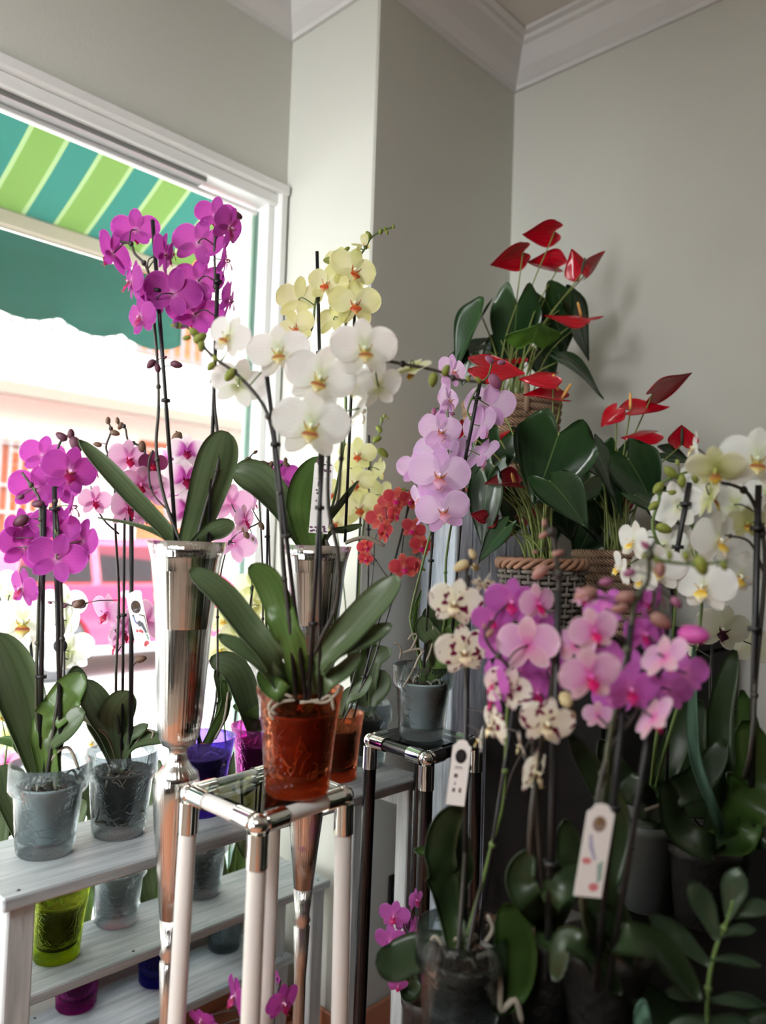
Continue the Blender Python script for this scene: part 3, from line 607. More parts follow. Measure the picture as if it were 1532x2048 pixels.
def make_variety(key, k):
    if (key, k) in SIMPLE: return SIMPLE[key, k]
    d = VAR[key]; rr = random.Random(hash((len(key), k)) % 999 + k * 17)
    j = lambda a: (rr.random() - .5) * 2 * a
    ms = leafy('sepal_' + key, d['sep'], .5, .55, (d['vein'][0], d['vein'][1] * .7) if d.get('vein') else None, d.get('spots'), .25, 8, d.get('edge'))
    mp = leafy('petal_' + key, d['pet'], .5, .55, (d['vein'][0], d['vein'][1] * .6) if d.get('vein') else None, d.get('spots'), .25, 9, d.get('edge'))
    ml = leafy('lip_' + key, d['lip'], .3, .4, None, None, .4)
    mc = mat('column_' + key, tuple(int(x) for x in d['pet'][0][1]), .5)
    wide = {'coral': .9, 'yellow': .92, 'spotted': 1.02}.get(key, 1.0)
    out = {}
    def done(n, mb, m): me = mb.mesh(n); me.materials.append(m); return me
    mb = MB(); mb.tube([(0, .0, -.03), (0, .01, .03), (0, .012, .075), (0, -.005, .1)], [.018, .022, .026, .018], 8)
    mb.ball((0, -.004, .1), (.024, .02, .018), seg=8, ring=5); out['flower'] = done('flower', mb, mc)
    mb = MB(); petal(mb, j(.06), .45, .31, (0, .02, -.012), -.05, -.05 + j(.07), .012, rr, 6, 8, .62); out['dorsal'] = done('dorsal_sepal', mb, ms)
    for sg, n in ((1, 'lr'), (-1, 'll')):
        mb = MB(); petal(mb, sg * (2.45 + j(.08)), .44, .28, (sg * .01, -.02, -.014), -.04, -.05 + j(.06), .01, rr, 6, 8, .62); out[n] = done('side_sepal', mb, ms)
        mb = MB(); petal(mb, sg * (1.36 + j(.06)), .52, .55 * wide, (sg * .012, .01, .004), -.05 + j(.04), -.02 + j(.08), .02, rr, 10, 9, .5, .12, 1.06); out['p' + n[1]] = done('petal', mb, mp)
    mb = MB()
    for sg in (1, -1):      # erect side lobes of the lip
        rows = []; uvs = []
        for a in range(6):
            v = a / 5; w_ = .075 * math.sin(math.pi * min(1, v * .9 + .1)) ** .7
            rows.append([V((sg * (.015 + .085 * math.sin(1.9 * v) + s_ * .01), -.035 + .10 * v - .02 + s_ * w_ * .5, .03 + .075 * math.sin(1.6 * v) + s_ * w_ * .45)) for s_ in (-1, -.4, .4, 1)]); uvs.append([(u, .05 + .5 * v) for u in (0, .33, .66, 1)])
        mb.sheet(rows, uvs)
    rows = []; uvs = []     # mid lobe
    for a in range(8):
        v = a / 7; w_ = [.03, .05, .075, .105, .115, .085, .045, .02][a]; y = -.03 - .15 * v - .05 * v * v; z = .04 + .13 * math.sin(1.7 * v)
        rows.append([V((s_ * w_, y, z - .03 * s_ * s_ + .015)) for s_ in (-1, -.5, 0, .5, 1)]); uvs.append([((s_ + 1) / 2, .2 + .8 * v) for s_ in (-1, -.5, 0, .5, 1)])
    mb.sheet(rows, uvs); n0 = len(mb.v)
    mb.ball((0, -.035, .085), (.028, .02, .022), seg=8, ring=5)
    for sg in (1, -1): mb.tube(cm([V((0, -.225, .16)), V((sg * .025, -.25, .17)), V((sg * .05, -.235, .195)), V((sg * .04, -.205, .2))], 3), .005, 5)
    for q in range(n0, len(mb.v)): mb.uv[q] = (.5, .1)
    out['lip'] = done('lip', mb, ml)
    SIMPLE[key, k] = out; return out
def frame(c, yaw, pitch, roll):
    y_, p_ = math.radians(yaw), math.radians(pitch)
    tc = (EYE - c); tc.z = 0; tc.normalize(); rgt = V((0, 0, 1)).cross(tc).normalized()
    n = tc * math.cos(y_) * math.cos(p_) + rgt * math.sin(y_) * math.cos(p_) + V((0, 0, -1)) * math.sin(p_)
    x = V((0, 0, 1)).cross(n)
    x = x.normalized() if x.length > .05 else rgt
    y = n.cross(x); M = Matrix((x, y, n)).transposed()
    return M @ Matrix.Rotation(math.radians(-roll), 3, 'Z'), n
FLN = [0]
def flower(root, key, c, size, yaw=0, pitch=8, roll=None, k=None, half=False):
    FLN[0] += 1; rr = random.Random(FLN[0] * 31)
    if roll is None: roll = rr.uniform(-14, 14)
    k = FLN[0] % 3 if k is None else k
    parts = make_variety(key, k); M, n = frame(c, yaw, pitch, roll)
    o = bpy.data.objects.new('flower', parts['flower']); COL.objects.link(o); o.parent = root
    o.matrix_local = Matrix.Translation(c - rootloc(root)) @ (M * size).to_4x4()
    for q, nm in (('dorsal', 'dorsal_sepal'), ('lr', 'side_sepal'), ('ll', 'side_sepal'), ('pr', 'petal'), ('pl', 'petal'), ('lip', 'lip')):
        e = bpy.data.objects.new(nm, parts[q]); COL.objects.link(e); e.parent = o
        if half: e.matrix_local = Matrix.Scale(.8, 4) @ (Matrix.Rotation(.75 * (-1 if q in ('dorsal',) else 1), 4, 'X') if q in ('dorsal', 'lr', 'll') else Matrix.Rotation(-.8 if q == 'pr' else .8 if q == 'pl' else 0, 4, 'Y'))
    return n
BUDM = {}
def bud(root, c, s, up, m):
    key = m.name
    if key not in BUDM:
        mb = MB(); seg, ring = 10, 8; vs_ = []; uvs = []
        for i in range(ring + 1):
            a = math.pi * i / ring
            for q in range(seg):
                t_ = 2 * math.pi * q / seg; r_ = math.sin(a) * (.40 + .06 * math.cos(a)) * (1 - .06 * math.cos(5 * t_) ** 2)
                vs_.append(V((r_ * math.cos(t_), r_ * math.sin(t_) * .9, -math.cos(a) * .55))); uvs.append((q / seg, i / ring))
        mb.add(vs_, [(i * seg + q, i * seg + (q + 1) % seg, (i + 1) * seg + (q + 1) % seg, (i + 1) * seg + q) for i in range(ring) for q in range(seg)], uvs)
        BUDM[key] = mb.mesh('bud'); BUDM[key].materials.append(m)
    o = bpy.data.objects.new('bud', BUDM[key]); COL.objects.link(o); o.parent = root
    o.matrix_local = Matrix.Translation(c - rootloc(root)) @ V(up).to_track_quat('Z', 'Y').to_matrix().to_4x4() @ Matrix.Scale(s, 4)
BUD = {k: leafy('bud_' + k, [(0, a), (1, b_)], .25, .45, None, None, .4) for k, (a, b_) in dict(green=((150, 160, 70), (128, 140, 62)), plum=((110, 70, 84), (96, 52, 70)), beige=((160, 124, 108), (172, 122, 118)), brown=((118, 96, 72), (120, 90, 76)), mauve=((170, 110, 140), (150, 84, 120)), cream=((214, 200, 150), (190, 170, 130)), magenta=((196, 84, 160), (190, 80, 160))).items()}
G_dark = leafy('orchid_leaf', [(0, (116, 134, 88)), (.25, (96, 114, 78)), (1, (90, 108, 74))], .3, .34, ((50, 70, 40), .3), None, .5, 5)
G_mid = leafy('orchid_leaf_bright', [(0, (118, 146, 74)), (.3, (98, 130, 64)), (1, (84, 114, 56))], .36, .34, ((60, 90, 40), .3), None, .5, 5)
G_gloss = leafy('anthurium_leaf', [(0, (46, 78, 40)), (.5, (34, 62, 34)), (1, (32, 58, 32))], .10, .22, ((54, 84, 48), .15), None, .55, 5, None, ((92, 120, 70), .012))
G_light = leafy('anthurium_leaf_young', [(0, (110, 160, 60)), (1, (88, 136, 56))], .3, .28, ((130, 176, 90), .15), None, .5, 5, None, ((150, 190, 110), .012))
G_deep = leafy('orchid_leaf_shaded', [(0, (60, 80, 40)), (.3, (38, 55, 29)), (1, (34, 50, 27))], .18, .36, ((40, 56, 32), .3), None, .4, 5)  # darker copy of the orchid leaf, shade of the dim right corner painted in
G_shadedb = leafy('orchid_leaf_shaded_bright', [(0, (76, 102, 42)), (.3, (54, 80, 32)), (1, (46, 70, 28))], .22, .36, ((50, 76, 32), .3), None, .4, 5)  # shaded copy of the bright orchid leaf, likewise darkened by colour
LEAFM = [G_dark]
LEAFN = [0]
def strap(root, pts, w, m=None, tw=0, fold=.35, name='leaf', tipn=.5, thick=.0022, base=.42):
    """Strap leaf along world points, w = full width (m); tw turns the blade about its midrib (degrees)."""
    LEAFN[0] += 1; path = cm(pts, 6); n = len(path) - 1; rows = []; uvs = []
    rr = random.Random(LEAFN[0]); ph = rr.random() * 6
    for j, p in enumerate(path):
        v = j / n; T = (path[min(j + 1, n)] - path[max(j - 1, 0)]).normalized()
        vd = (p - EYE).normalized(); x = T.cross(vd)
        x = x.normalized() if x.length > .05 else RT.copy()
        x = Matrix.Rotation(math.radians(tw), 3, T) @ x; z = x.cross(T).normalized()
        if z.dot(UP) < 0: z = -z
        g = base + (1 - base) * min(1, v / .5) ** .8
        if v > .62: g *= max(.02, (1 - ((v - .62) / .385) ** 2)) ** tipn
        hw = w / 2 * g
        rows.append([p + x * (s_ * hw) + z * (fold * hw * abs(s_) ** 1.3 * (1 - .6 * v) + .0015 * math.sin(6 * v + ph + 2 * s_)) for s_ in (-1, -.66, -.33, 0, .33, .66, 1)])
        uvs.append([((s_ + 1) / 2, v) for s_ in (-1, -.66, -.33, 0, .33, .66, 1)])
    mb = MB(); mb.sheet(rows, uvs, thick); return mb.build(name, m or LEAFM[0], root)

class Orchid:
    """One orchid: everything under one root. Pixel pairs are turned into 3-D points at the plant's own depth (third value = extra depth, m)."""
    def __init__(s, label, base, key, d=None, pot=None, potm=None, group=None, budm='green', stemm=None, name='orchid', cat='orchid'):
        s.base = V(base); s.d = d or dep(base); s.key = key; s.bm = budm; s.sm = stemm or M_stem
        s.root = thing(name, label, cat, s.base - V((0, 0, .02)), group); s.stemp = []
        if pot: inner_pot(s.root, pot, potm or M_gpot)
    def pt(s, q): return P(q[0], q[1], s.d + (q[2] if len(q) > 2 else 0))
    def px(s, n): return n * s.d / F
    def stem(s, pts, r=.0032, grow=True, m=None, taper=.6):
        w = [s.pt(q) for q in pts]
        if grow:
            b_ = s.base + V((R.uniform(-.012, .012), R.uniform(-.012, .012), -.012)); w = [b_] + w
        path = cm(w, 5); s.stemp += path; n = len(path)
        mb = MB(); mb.tube(path, [r * (1 - (1 - taper) * i / n) for i in range(n)], 7)
        k = 9
        for i in range(k, n - 1, k): mb.ball(path[i], (r * 1.5, r * 1.5, r * 1.6), seg=7, ring=5)
        return mb.build('flower_stem', m or s.sm, s.root)
    def stake(s, a, b_, r=.0028, clips=()):
        A, B = s.pt(a), s.pt(b_)
        if b_ is not None and len(b_) > 3: B = s.base
        mb = MB().tube([A, B], r, 7); o = mb.build('stake', M_black, s.root)
        for c in clips:
            q = A.lerp(B, c); MB().lathe([(r * 1.1, -.003), (r * 2.2, -.003), (r * 2.2, .003), (r * 1.1, .003)], q, 9).build('clip', M_black, o).location = (0, 0, 0)
    def fl(s, lst):
        for q in lst:
            px_, py_, sz = q[:3]; yaw = q[3] if len(q) > 3 else 0; pitch = q[4] if len(q) > 4 else 10
            roll = q[5] if len(q) > 5 else None; key = q[6] if len(q) > 6 and q[6] else s.key; dd = q[7] if len(q) > 7 else 0
            half = len(q) > 8
            c = P(px_, py_, s.d + dd - .02 * math.cos(math.radians(yaw))); size = sz * (dep(c)) / F
            n = flower(s.root, key, c, size, yaw, pitch, roll, None, half)
            if s.stemp:
                e = min(s.stemp, key=lambda p: (p - c + V((0, 0, .01))).length)
                if (e - c).length < .14:
                    b_ = c - n * size * .03; md = (b_ + e) / 2 - n * size * .14 + V((0, 0, .004))
                    MB().tube(cm([e, md, b_], 4), .0013, 5).build('pedicel', s.sm if s.sm is not M_stem else M_stemg, s.root)
        return s
    def buds(s, lst, m=None):
        for q in lst:
            c = P(q[0], q[1], s.d + (q[3] if len(q) > 3 else 0)); sz = q[2] * s.d / F
            e = min(s.stemp, key=lambda p: (p - c).length) if s.stemp else c + V((0, 0, .02))
            up = (c - e); up = up.normalized() if up.length > .002 else V((0, 0, 1))
            bud(s.root, c, sz * 1.08, (up + V((0, 0, -.5 if q[2] > 18 else .2))).normalized(), BUD[m or s.bm])
            if .003 < (e - c).length < .09: MB().tube([e, (e + c) / 2 + V((0, 0, .003)), c - up * sz * .3], .001, 5).build('bud_stalk', s.sm, s.root)
        return s
    def leaf(s, pts, w, m=None, tw=0, fold=.35, dd=0, **k):
        a = s.base + V((R.uniform(-.008, .008), R.uniform(-.008, .008), -.004))
        return strap(s.root, [a] + [s.pt((q[0], q[1], (q[2] if len(q) > 2 else 0) + dd)) for q in pts], s.px(w), m, tw, fold, **k)
    def roots(s, n=6, spread=.05, seed=1):
        rr = random.Random(seed)
        for i in range(n):
            a = rr.random() * 6.283; q = s.base + V((0, 0, -.006)); d_ = V((math.cos(a), math.sin(a), 0))
            k = spread * rr.uniform(.6, 1.1); mb = MB()
            mb.tube(cm([q, q + d_ * k * .4 + V((0, 0, rr.uniform(.004, .03))), q + d_ * k * .8 + V((0, 0, rr.uniform(-.005, .03))), q + d_ * k * 1.05 + V((0, 0, rr.uniform(-.012, .02)))], 4), [.0024] * 11 + [.0022, .0018], 6)
            mb.build('root', M_root, s.root)
    def aroot(s, pts, r=.0022):
        path = cm([s.pt(q) for q in pts], 4); MB().tube(path, [r] * (len(path) - 1) + [r * .7], 6).build('root', M_root, s.root)
def wall_roots(root, p, n, m, seed=1):
    """Thin roots pressed against the inside of a see-through pot."""
    rr = random.Random(seed)
    for i in range(n):
        a, z = rr.random() * 6.283, rr.uniform(.2, .9); pts = []
        for k in range(6):
            f = z * p['H']; r_ = (p['r0'] + (p['r'] - p['r0']) * min(1, z)) * .92
            pts.append(p['c'] + V((r_ * math.cos(a), r_ * math.sin(a), max(f, .03)))); a += rr.uniform(-.22, .22); z = min(.92, max(.2, z + rr.uniform(-.13, .05)))
        MB().tube(cm(pts, 4), rr.uniform(.0006, .0012), 5).build('root', m, root)
def soil(p): return p['c'] + V((0, 0, p['H'] * .735))

# ================================================================== pots on the bench
ZA, ZB, ZD = .83, .47, .21
pD = glass_pot('clear crackle glass pot with grey liner at the left end of the top bench step', M_g_clear, atz(90, 1703, ZA))
pE = glass_pot('clear crackle glass pot showing dark bark, second from the left on the top bench step', M_g_clear, atz(237, 1666, ZA))
pVi = glass_pot('violet crackle glass pot on the top bench step behind the chrome vase', M_g_violet, atz(398, 1624, ZA), D=.142, collar=False)
pMa = glass_pot('magenta crackle glass pot on the top bench step behind the orange pot', M_g_pink, atz(517, 1592, ZA), collar=False)
pO2 = glass_pot('orange crackle glass pot on the bench, behind the larger orange pot', M_g_orange, atz(672, 1556, ZA), D=.130, collar=False)
pH = glass_pot('clear crackle glass pot at the right end of the top bench step', M_g_clear, atz(732, 1525, ZA), D=.130)
pO = glass_pot('orange crackle glass pot standing on the white plant stand', M_g_orange, atz(593, 1583, ZS1 + .0), D=.142, Bt=.106, H=.168, collar=False)
pJ = glass_pot('clear crackle glass pot standing on the black plant stand', M_g_clear, atz(843, 1474, ZS2 + .0))
pLi = glass_pot('lime green crackle glass pot on the middle bench step', M_g_lime, atz(112, 1912, ZB), collar=False)
pC2 = glass_pot('clear crackle glass pot with greenish liner on the middle bench step', M_g_clear, atz(232, 1842, ZB))
pC3 = glass_pot('clear crackle glass pot on the middle bench step behind the white stand leg', M_g_clear, atz(402, 1786, ZB))
pM2 = glass_pot('magenta crackle glass pot on the lowest bench step', M_g_pink, atz(152, 2010, ZD), D=.132, collar=False)
pB2 = glass_pot('blue-violet crackle glass pot on the lowest bench step', glassy('blue_crackle_glass', (169, 162, 240), .7, .22, .12, .05, 70), atz(315, 1960, ZD), D=.132, collar=False)
pC4 = glass_pot('small clear crackle glass pot on the lowest bench step', M_g_clear, atz(448, 1894, ZD), D=.124, Bt=.094)

# ================================================================== orchids left to right
# purple orchid in the left chrome vase
o = Orchid('tall purple orchid with two flower stems in the left chrome vase', VA + V((0, 0, .01)), 'purple', 1.40, budm='plum', stemm=M_stemd)
o.stem([(330, 1000), (313, 900), (317, 820), (316, 740), (308, 640), (302, 572), (292, 532), (270, 508), (262, 488), (240, 483)], .0034)
o.stem([(412, 1010), (437, 920), (429, 800), (430, 690), (432, 600), (430, 540), (430, 480), (444, 442), (466, 432)], .0034)
o.stake((305, 440), (352, 1085), .0038, (.22, .56)); o.stake((436, 548), (417, 1085), .0036, (.03, .4))
o.stem([(306, 900), (297, 930), (305, 985), (345, 1030)], .0022, False)
o.fl([(225, 507, 98, -128, 5, -10), (272, 461, 92, 165, 5, 4), (330, 508, 92, 72, 5, 0), (263, 563, 92, -72, 5), (346, 588, 112, 168, 0, -12, None, -.02), (281, 634, 84, -52, 12, 0, None, -.02),
      (296, 617, 76, -105, 5, 0), (431, 432, 82, 165, 6, -8), (397, 487, 108, 160, 4, -14, None, -.01), (459, 455, 92, 58, 20, 10, None, -.02), (452, 520, 84, 78, 5, 0), (397, 563, 102, 168, 4, -6),
      (459, 600, 84, 78, 12, 4), (390, 630, 112, 172, 8, -10), (306, 592, 80, -160, 4), (345, 508, 50, 80, 10, 0)])
o.buds([(471, 431, 26), (302, 728, 20), (315, 735, 18), (353, 729, 22), (330, 715, 8)])
o.leaf([(402, 1030), (424, 960), (440, 905), (450, 862)], 84, tw=15, fold=.2, base=.55)
o.leaf([(322, 1055), (265, 995), (210, 935), (158, 880)], 42, tw=35, fold=.4, base=.8)
o.leaf([(415, 1070), (440, 1058), (468, 1046)], 42, tw=20, fold=.2)
o.leaf([(320, 1070), (260, 1048), (196, 1036)], 16, tw=60, fold=.3)
o.roots(5, .04, 3)

# yellow orchid in the second chrome vase
o = Orchid('pale yellow orchid with arching bud tips in the chrome vase behind the white stand', VB + V((0, 0, .01)), 'yellow', 1.54, stemm=M_stemg)
o.stem([(652, 980), (650, 880), (632, 800), (618, 702), (613, 680), (626, 650), (632, 600), (655, 540), (672, 518), (697, 494)], .003)
o.stem([(668, 1000), (690, 860), (690, 720), (692, 630), (696, 575), (704, 535), (728, 500), (742, 476), (762, 462), (788, 453)], .003)
o.stake((634, 503), (648, 1085), .0034, (.35,)); o.stake((712, 560), (690, 1085), .003, ())
o.fl([(598, 600, 98, 150, 4, -8), (654, 566, 84, -18, 6, 14), (708, 540, 102, 28, 6, 10), (710, 606, 104, 6, 8, -4), (590, 655, 84, -26, 4, -22), (668, 640, 80, 140, 10), (724, 490, 58, 80, -30, 0, None, 0, 1), (680, 520, 60, 165, 6), (688, 628, 66, 120, 10)])
o.buds([(737, 470, 15), (761, 463, 11), (774, 465, 9), (787, 453, 8), (658, 521, 20), (681, 511, 14), (694, 498, 11), (770, 458, 8)])
o.leaf([(575, 1030), (530, 975), (500, 952), (466, 940)], 74, tw=25, fold=.5, base=.5)
o.leaf([(612, 1040), (618, 975), (648, 915)], 78, G_mid, tw=10, fold=.25, base=.55)
o.leaf([(655, 1050), (680, 1010), (716, 962)], 14, tw=40)
o.leaf([(660, 1068), (690, 1060), (724, 1050)], 16, tw=40)
o.aroot([(690, 1086), (712, 1078), (735, 1076), (770, 1092)], .004); o.aroot([(645, 1072), (655, 1090), (668, 1124)], .0045)

# big white orchid in the orange pot
o = Orchid('large white orchid with green buds in the orange pot on the white stand', soil(pO), 'white', 1.20, pot=pO, potm=mat('brown_grow_pot', (128, 88, 66), .7, noise=.75, nscale=45, bump=.6, bscale=60))
wall_roots(o.root, pO, 44, mat('root_tan', (176, 132, 98), .7), 3)
o.stem([(585, 1300), (566, 1130), (563, 1048), (556, 943), (542, 855), (524, 806), (478, 752), (432, 718), (396, 682), (375, 655), (350, 650)], .0036, m=M_stemd)
o.stem([(632, 1300), (672, 1210, -.01), (676, 1110, -.02), (657, 1015, -.02), (658, 900, -.02), (668, 800), (700, 735), (760, 722), (805, 728), (872, 741), (915, 759), (972, 765)], .0036, m=M_stemd)
o.stem([(657, 1020, -.02), (676, 1000), (683, 900), (682, 860)], .003, False, m=M_stemd)
o.stake((533, 745), (612, 1400), .0036, (.5, .22)); o.stake((652, 790), (617, 1400), .0034, (.37, .75)); o.stake((640, 860), (640, 1400), .003)
o.stake((545, 860), (592, 1400), .003)
o.fl([(729, 697, 134, 8, 4, -4, None, -.03), (557, 703, 122, -6, 2, -8, None, -.01), (640, 756, 140, 4, 4, 14, None, -.02), (622, 852, 152, 2, 6, 6, None, -.04), (478, 770, 112, 168, 4, -14), (758, 775, 100, 150, 4, 4),
      (722, 818, 100, 96, 26, -16), (457, 672, 96, -36, 4, 24), (822, 738, 84, 145, 50, 0, 'paleg', 0), (700, 768, 90, 150, 20, 10)])
o.buds([(388, 664, 20), (400, 676, 26), (402, 692, 20), (373, 676, 15), (360, 651, 12), (346, 651, 9), (422, 733, 18), (460, 750, 26), (892, 741, 22), (866, 760, 26), (936, 758, 12), (956, 760, 14), (430, 716, 14)])
o.leaf([(545, 1322), (492, 1253), (438, 1184), (380, 1139)], 62, tw=28, fold=.45, base=.7)
o.leaf([(588, 1310), (562, 1230), (535, 1165), (499, 1131)], 62, G_mid, tw=-15, fold=.4, base=.6)
o.leaf([(545, 1352), (500, 1308), (436, 1271)], 40, tw=30, fold=.45, base=.6)
o.leaf([(640, 1330), (700, 1262), (760, 1196), (799, 1154)], 66, tw=-28, fold=.45, base=.65)
o.leaf([(638, 1340), (680, 1298), (735, 1276), (783, 1250)], 46, tw=-35, fold=.45, base=.6)
o.leaf([(570, 1392), (540, 1370), (517, 1342)], 42, G_mid, tw=10); o.leaf([(650, 1370), (690, 1340), (722, 1308)], 36, tw=-20)
for rp_ in ([(590, 1400), (560, 1405), (540, 1425), (548, 1440)], [(600, 1405), (640, 1400), (660, 1392), (668, 1420)], [(585, 1395), (562, 1388), (538, 1412), (552, 1430)], [(612, 1400), (650, 1405), (672, 1388), (684, 1372)]): o.aroot(rp_, .0028)
o.roots(6, .05, 11)

# purple orchid far left
o = Orchid('purple orchid in full bloom in the clear pot at the left end of the bench', soil(pD), 'purple', None, pot=pD, potm=M_gpot, budm='plum')
o.stem([(74, 1440), (76, 1250), (82, 1100), (80, 1010), (72, 985), (44, 945)], .0036); o.stem([(118, 1380), (124, 1250), (118, 1080), (108, 960), (118, 890), (140, 868)], .0036, m=M_stemd)
o.stake((88, 1010), (80, 1500), .0045, (.25, .7)); o.stake((108, 955), (122, 1480), .0045, (.12,))
o.fl([(86, 912, 88, 162, 2, -10), (140, 942, 108, 16, 4, 12, None, -.03), (72, 978, 100, 168, 2, -8), (44, 1054, 82, -140, 4), (110, 1056, 96, 168, 4, -12, None, -.01), (145, 1012, 90, 80, 4, 12), (166, 1082, 98, 132, 4, -12, None, .01),
      (48, 1096, 104, -162, 4, -14, None, -.01), (114, 1118, 110, 166, 4, -14, None, -.03), (44, 1176, 88, -55, 10, 14, None, -.02), (120, 978, 84, 160, 4, 0, None, .03), (186, 938, 66, 80, 4, 0, 'palepink', .1)])
o.buds([(41, 994, 14), (76, 1008, 22), (42, 1042, 30), (123, 873, 22), (142, 868, 18), (152, 889, 30), (3, 1080, 13), (18, 1095, 15)])
o.leaf([(60, 1465), (40, 1395), (14, 1325), (-12, 1268)], 96, tw=20, fold=.3, base=.5)
o.leaf([(88, 1462), (112, 1420), (140, 1380), (170, 1352)], 66, G_mid, tw=-10, fold=.35, base=.5)
o.leaf([(95, 1490), (128, 1455), (168, 1420)], 64, tw=-30, fold=.4); o.leaf([(58, 1510), (44, 1490), (36, 1470)], 40, G_mid, tw=30)
o.leaf([(120, 1440), (150, 1380), (150, 1332)], 50, tw=10, dd=.03); o.leaf([(50, 1498), (20, 1484), (-8, 1480)], 26, G_mid, tw=40)
o.roots(7, .05, 5); o.aroot([(95, 1530), (120, 1500), (140, 1498), (158, 1540)], .003)

# pale pink orchid, second pot
o = Orchid('pale pink orchid with dark red lips in the second clear pot of the bench', soil(pE), 'palepink', None, pot=pE, potm=M_dpot, budm='brown', stemm=M_stemd)
o.stem([(232, 1380), (238, 1200), (231, 1060), (229, 960), (222, 920), (212, 895), (222, 862), (216, 843)], .003); o.stem([(262, 1380), (262, 1150), (266, 990), (290, 905), (275, 890), (256, 880), (250, 855), (236, 848)], .003)
o.stem([(238, 1068), (208, 1040), (186, 1000), (182, 972)], .0022, False)
o.stake((250, 960), (244, 1500), .0028, (.5,)); o.stake((263, 955), (262, 1500), .0046)
o.fl([(258, 916, 80, 20, 4, 0), (190, 1002, 68, 24, 4, 4), (282, 966, 88, 10, 40, 0), (256, 1015, 90, 48, 6, 0), (306, 928, 56, 10, 6, 0, 'deep'), (302, 985, 86, 150, 6), (288, 1030, 70, 60, 10), (215, 1225, 84, -50, 10, 14, None, .06), (246, 1262, 84, 60, 14, 0, None, .06), (294, 1243, 96, 168, 4, 10, None, .06), (232, 1290, 66, -70, 20, 0, None, .06)])
o.buds([(195, 889, 15), (216, 841, 13), (235, 841, 12), (241, 852, 14), (230, 866, 17), (251, 903, 21), (284, 893, 20), (190, 978, 9), (158, 1208, 22), (282, 1318, 20)])
o.leaf([(232, 1470), (238, 1420), (262, 1385)], 66, tw=8, fold=.3, base=.5); o.leaf([(220, 1465), (192, 1410), (166, 1360)], 62, tw=25, fold=.3); o.leaf([(222, 1470), (190, 1440), (160, 1422)], 40, leafy('dry_leaf', [(0, (150, 140, 100)), (1, (196, 184, 164))], .3), tw=40)
o.leaf([(258, 1495), (292, 1478), (334, 1480)], 38, tw=-40); o.leaf([(210, 1490), (196, 1460), (176, 1440)], 36, tw=30); o.leaf([(256, 1480), (278, 1462), (296, 1450)], 26, tw=-30)
wall_roots(o.root, pE, 16, M_root, 5); o.roots(8, .055, 9); o.aroot([(262, 1500), (290, 1462), (306, 1464), (302, 1480)], .002)

# white-rimmed magenta orchid and pale pinks behind the left vase (violet pot)
o = Orchid('white-rimmed magenta orchid behind the left chrome vase in the violet pot', soil(pVi), 'rimwhite', None, pot=pVi, potm=M_dpot, budm='brown', stemm=M_stemd)
o.stem([(385, 1400), (380, 1200), (384, 1050), (380, 950), (368, 890), (352, 862)], .003); o.stem([(432, 1400), (436, 1200), (450, 1110), (470, 1072), (520, 1045)], .0026)
o.stake((392, 900), (398, 1560), .0034, (.3,))
o.fl([(374, 902, 74, 8, 4, 0, None, -.01), (372, 956, 94, 20, 4, 0), (344, 920, 80, 160, 4), (376, 1020, 96, 26, 4), (352, 985, 70, 150, 10), (463, 1008, 88, 168, 4, 0, 'palepink', -.02), (468, 1086, 92, 165, 4, -20, 'palepink', -.02), (490, 1040, 66, 55, 6, 0, 'blush', -.01), (506, 1004, 50, 110, 0, 0, 'blush'), (452, 960, 50, 100, 4, 0, 'palepink')])
o.buds([(353, 874, 22), (371, 974, 11), (378, 1002, 13), (523, 1052, 15), (494, 1071, 17), (507, 1080, 15), (486, 1058, 12)])
o.leaf([(440, 1440), (448, 1390), (430, 1340)], 30, tw=20); o.leaf([(425, 1470), (450, 1420), (446, 1360)], 26, G_mid, tw=40)
o.roots(7, .06, 21); o.aroot([(430, 1478), (448, 1440), (456, 1384)], .003)

# purple with tiny buds, magenta pot
o = Orchid('purple orchid with many tiny buds in the magenta pot beside the window jamb', soil(pMa), 'purple', None, pot=pMa, potm=M_dpot, budm='brown', stemm=M_stemd)
o.stem([(520, 1400), (526, 1200), (522, 1060), (516, 960), (518, 928), (500, 916), (512, 902)], .0026); o.stem([(545, 1400), (540, 1150), (536, 1000), (536, 930), (556, 934), (570, 922)], .0026); o.stake((536, 925), (530, 1520), .003, (.25,))
o.fl([(562, 958, 82, 165, 4), (578, 1000, 50, 100, 4, 0, 'palepink'), (548, 985, 70, 150, 6)])
o.buds([(495, 919, 13), (511, 904, 9), (529, 928, 17), (542, 930, 14), (573, 929, 13), (571, 921, 11), (505, 962, 7), (551, 934, 8)])
o.leaf([(500, 1420), (470, 1340), (420, 1318)], 58, tw=20, fold=.3); o.leaf([(535, 1440), (505, 1420), (466, 1412)], 34, G_mid, tw=30); o.leaf([(545, 1440), (560, 1380), (500, 1290)], 40, tw=30); o.leaf([(525, 1452), (512, 1462), (498, 1476)], 40, tw=0)
o.roots(6, .05, 33)

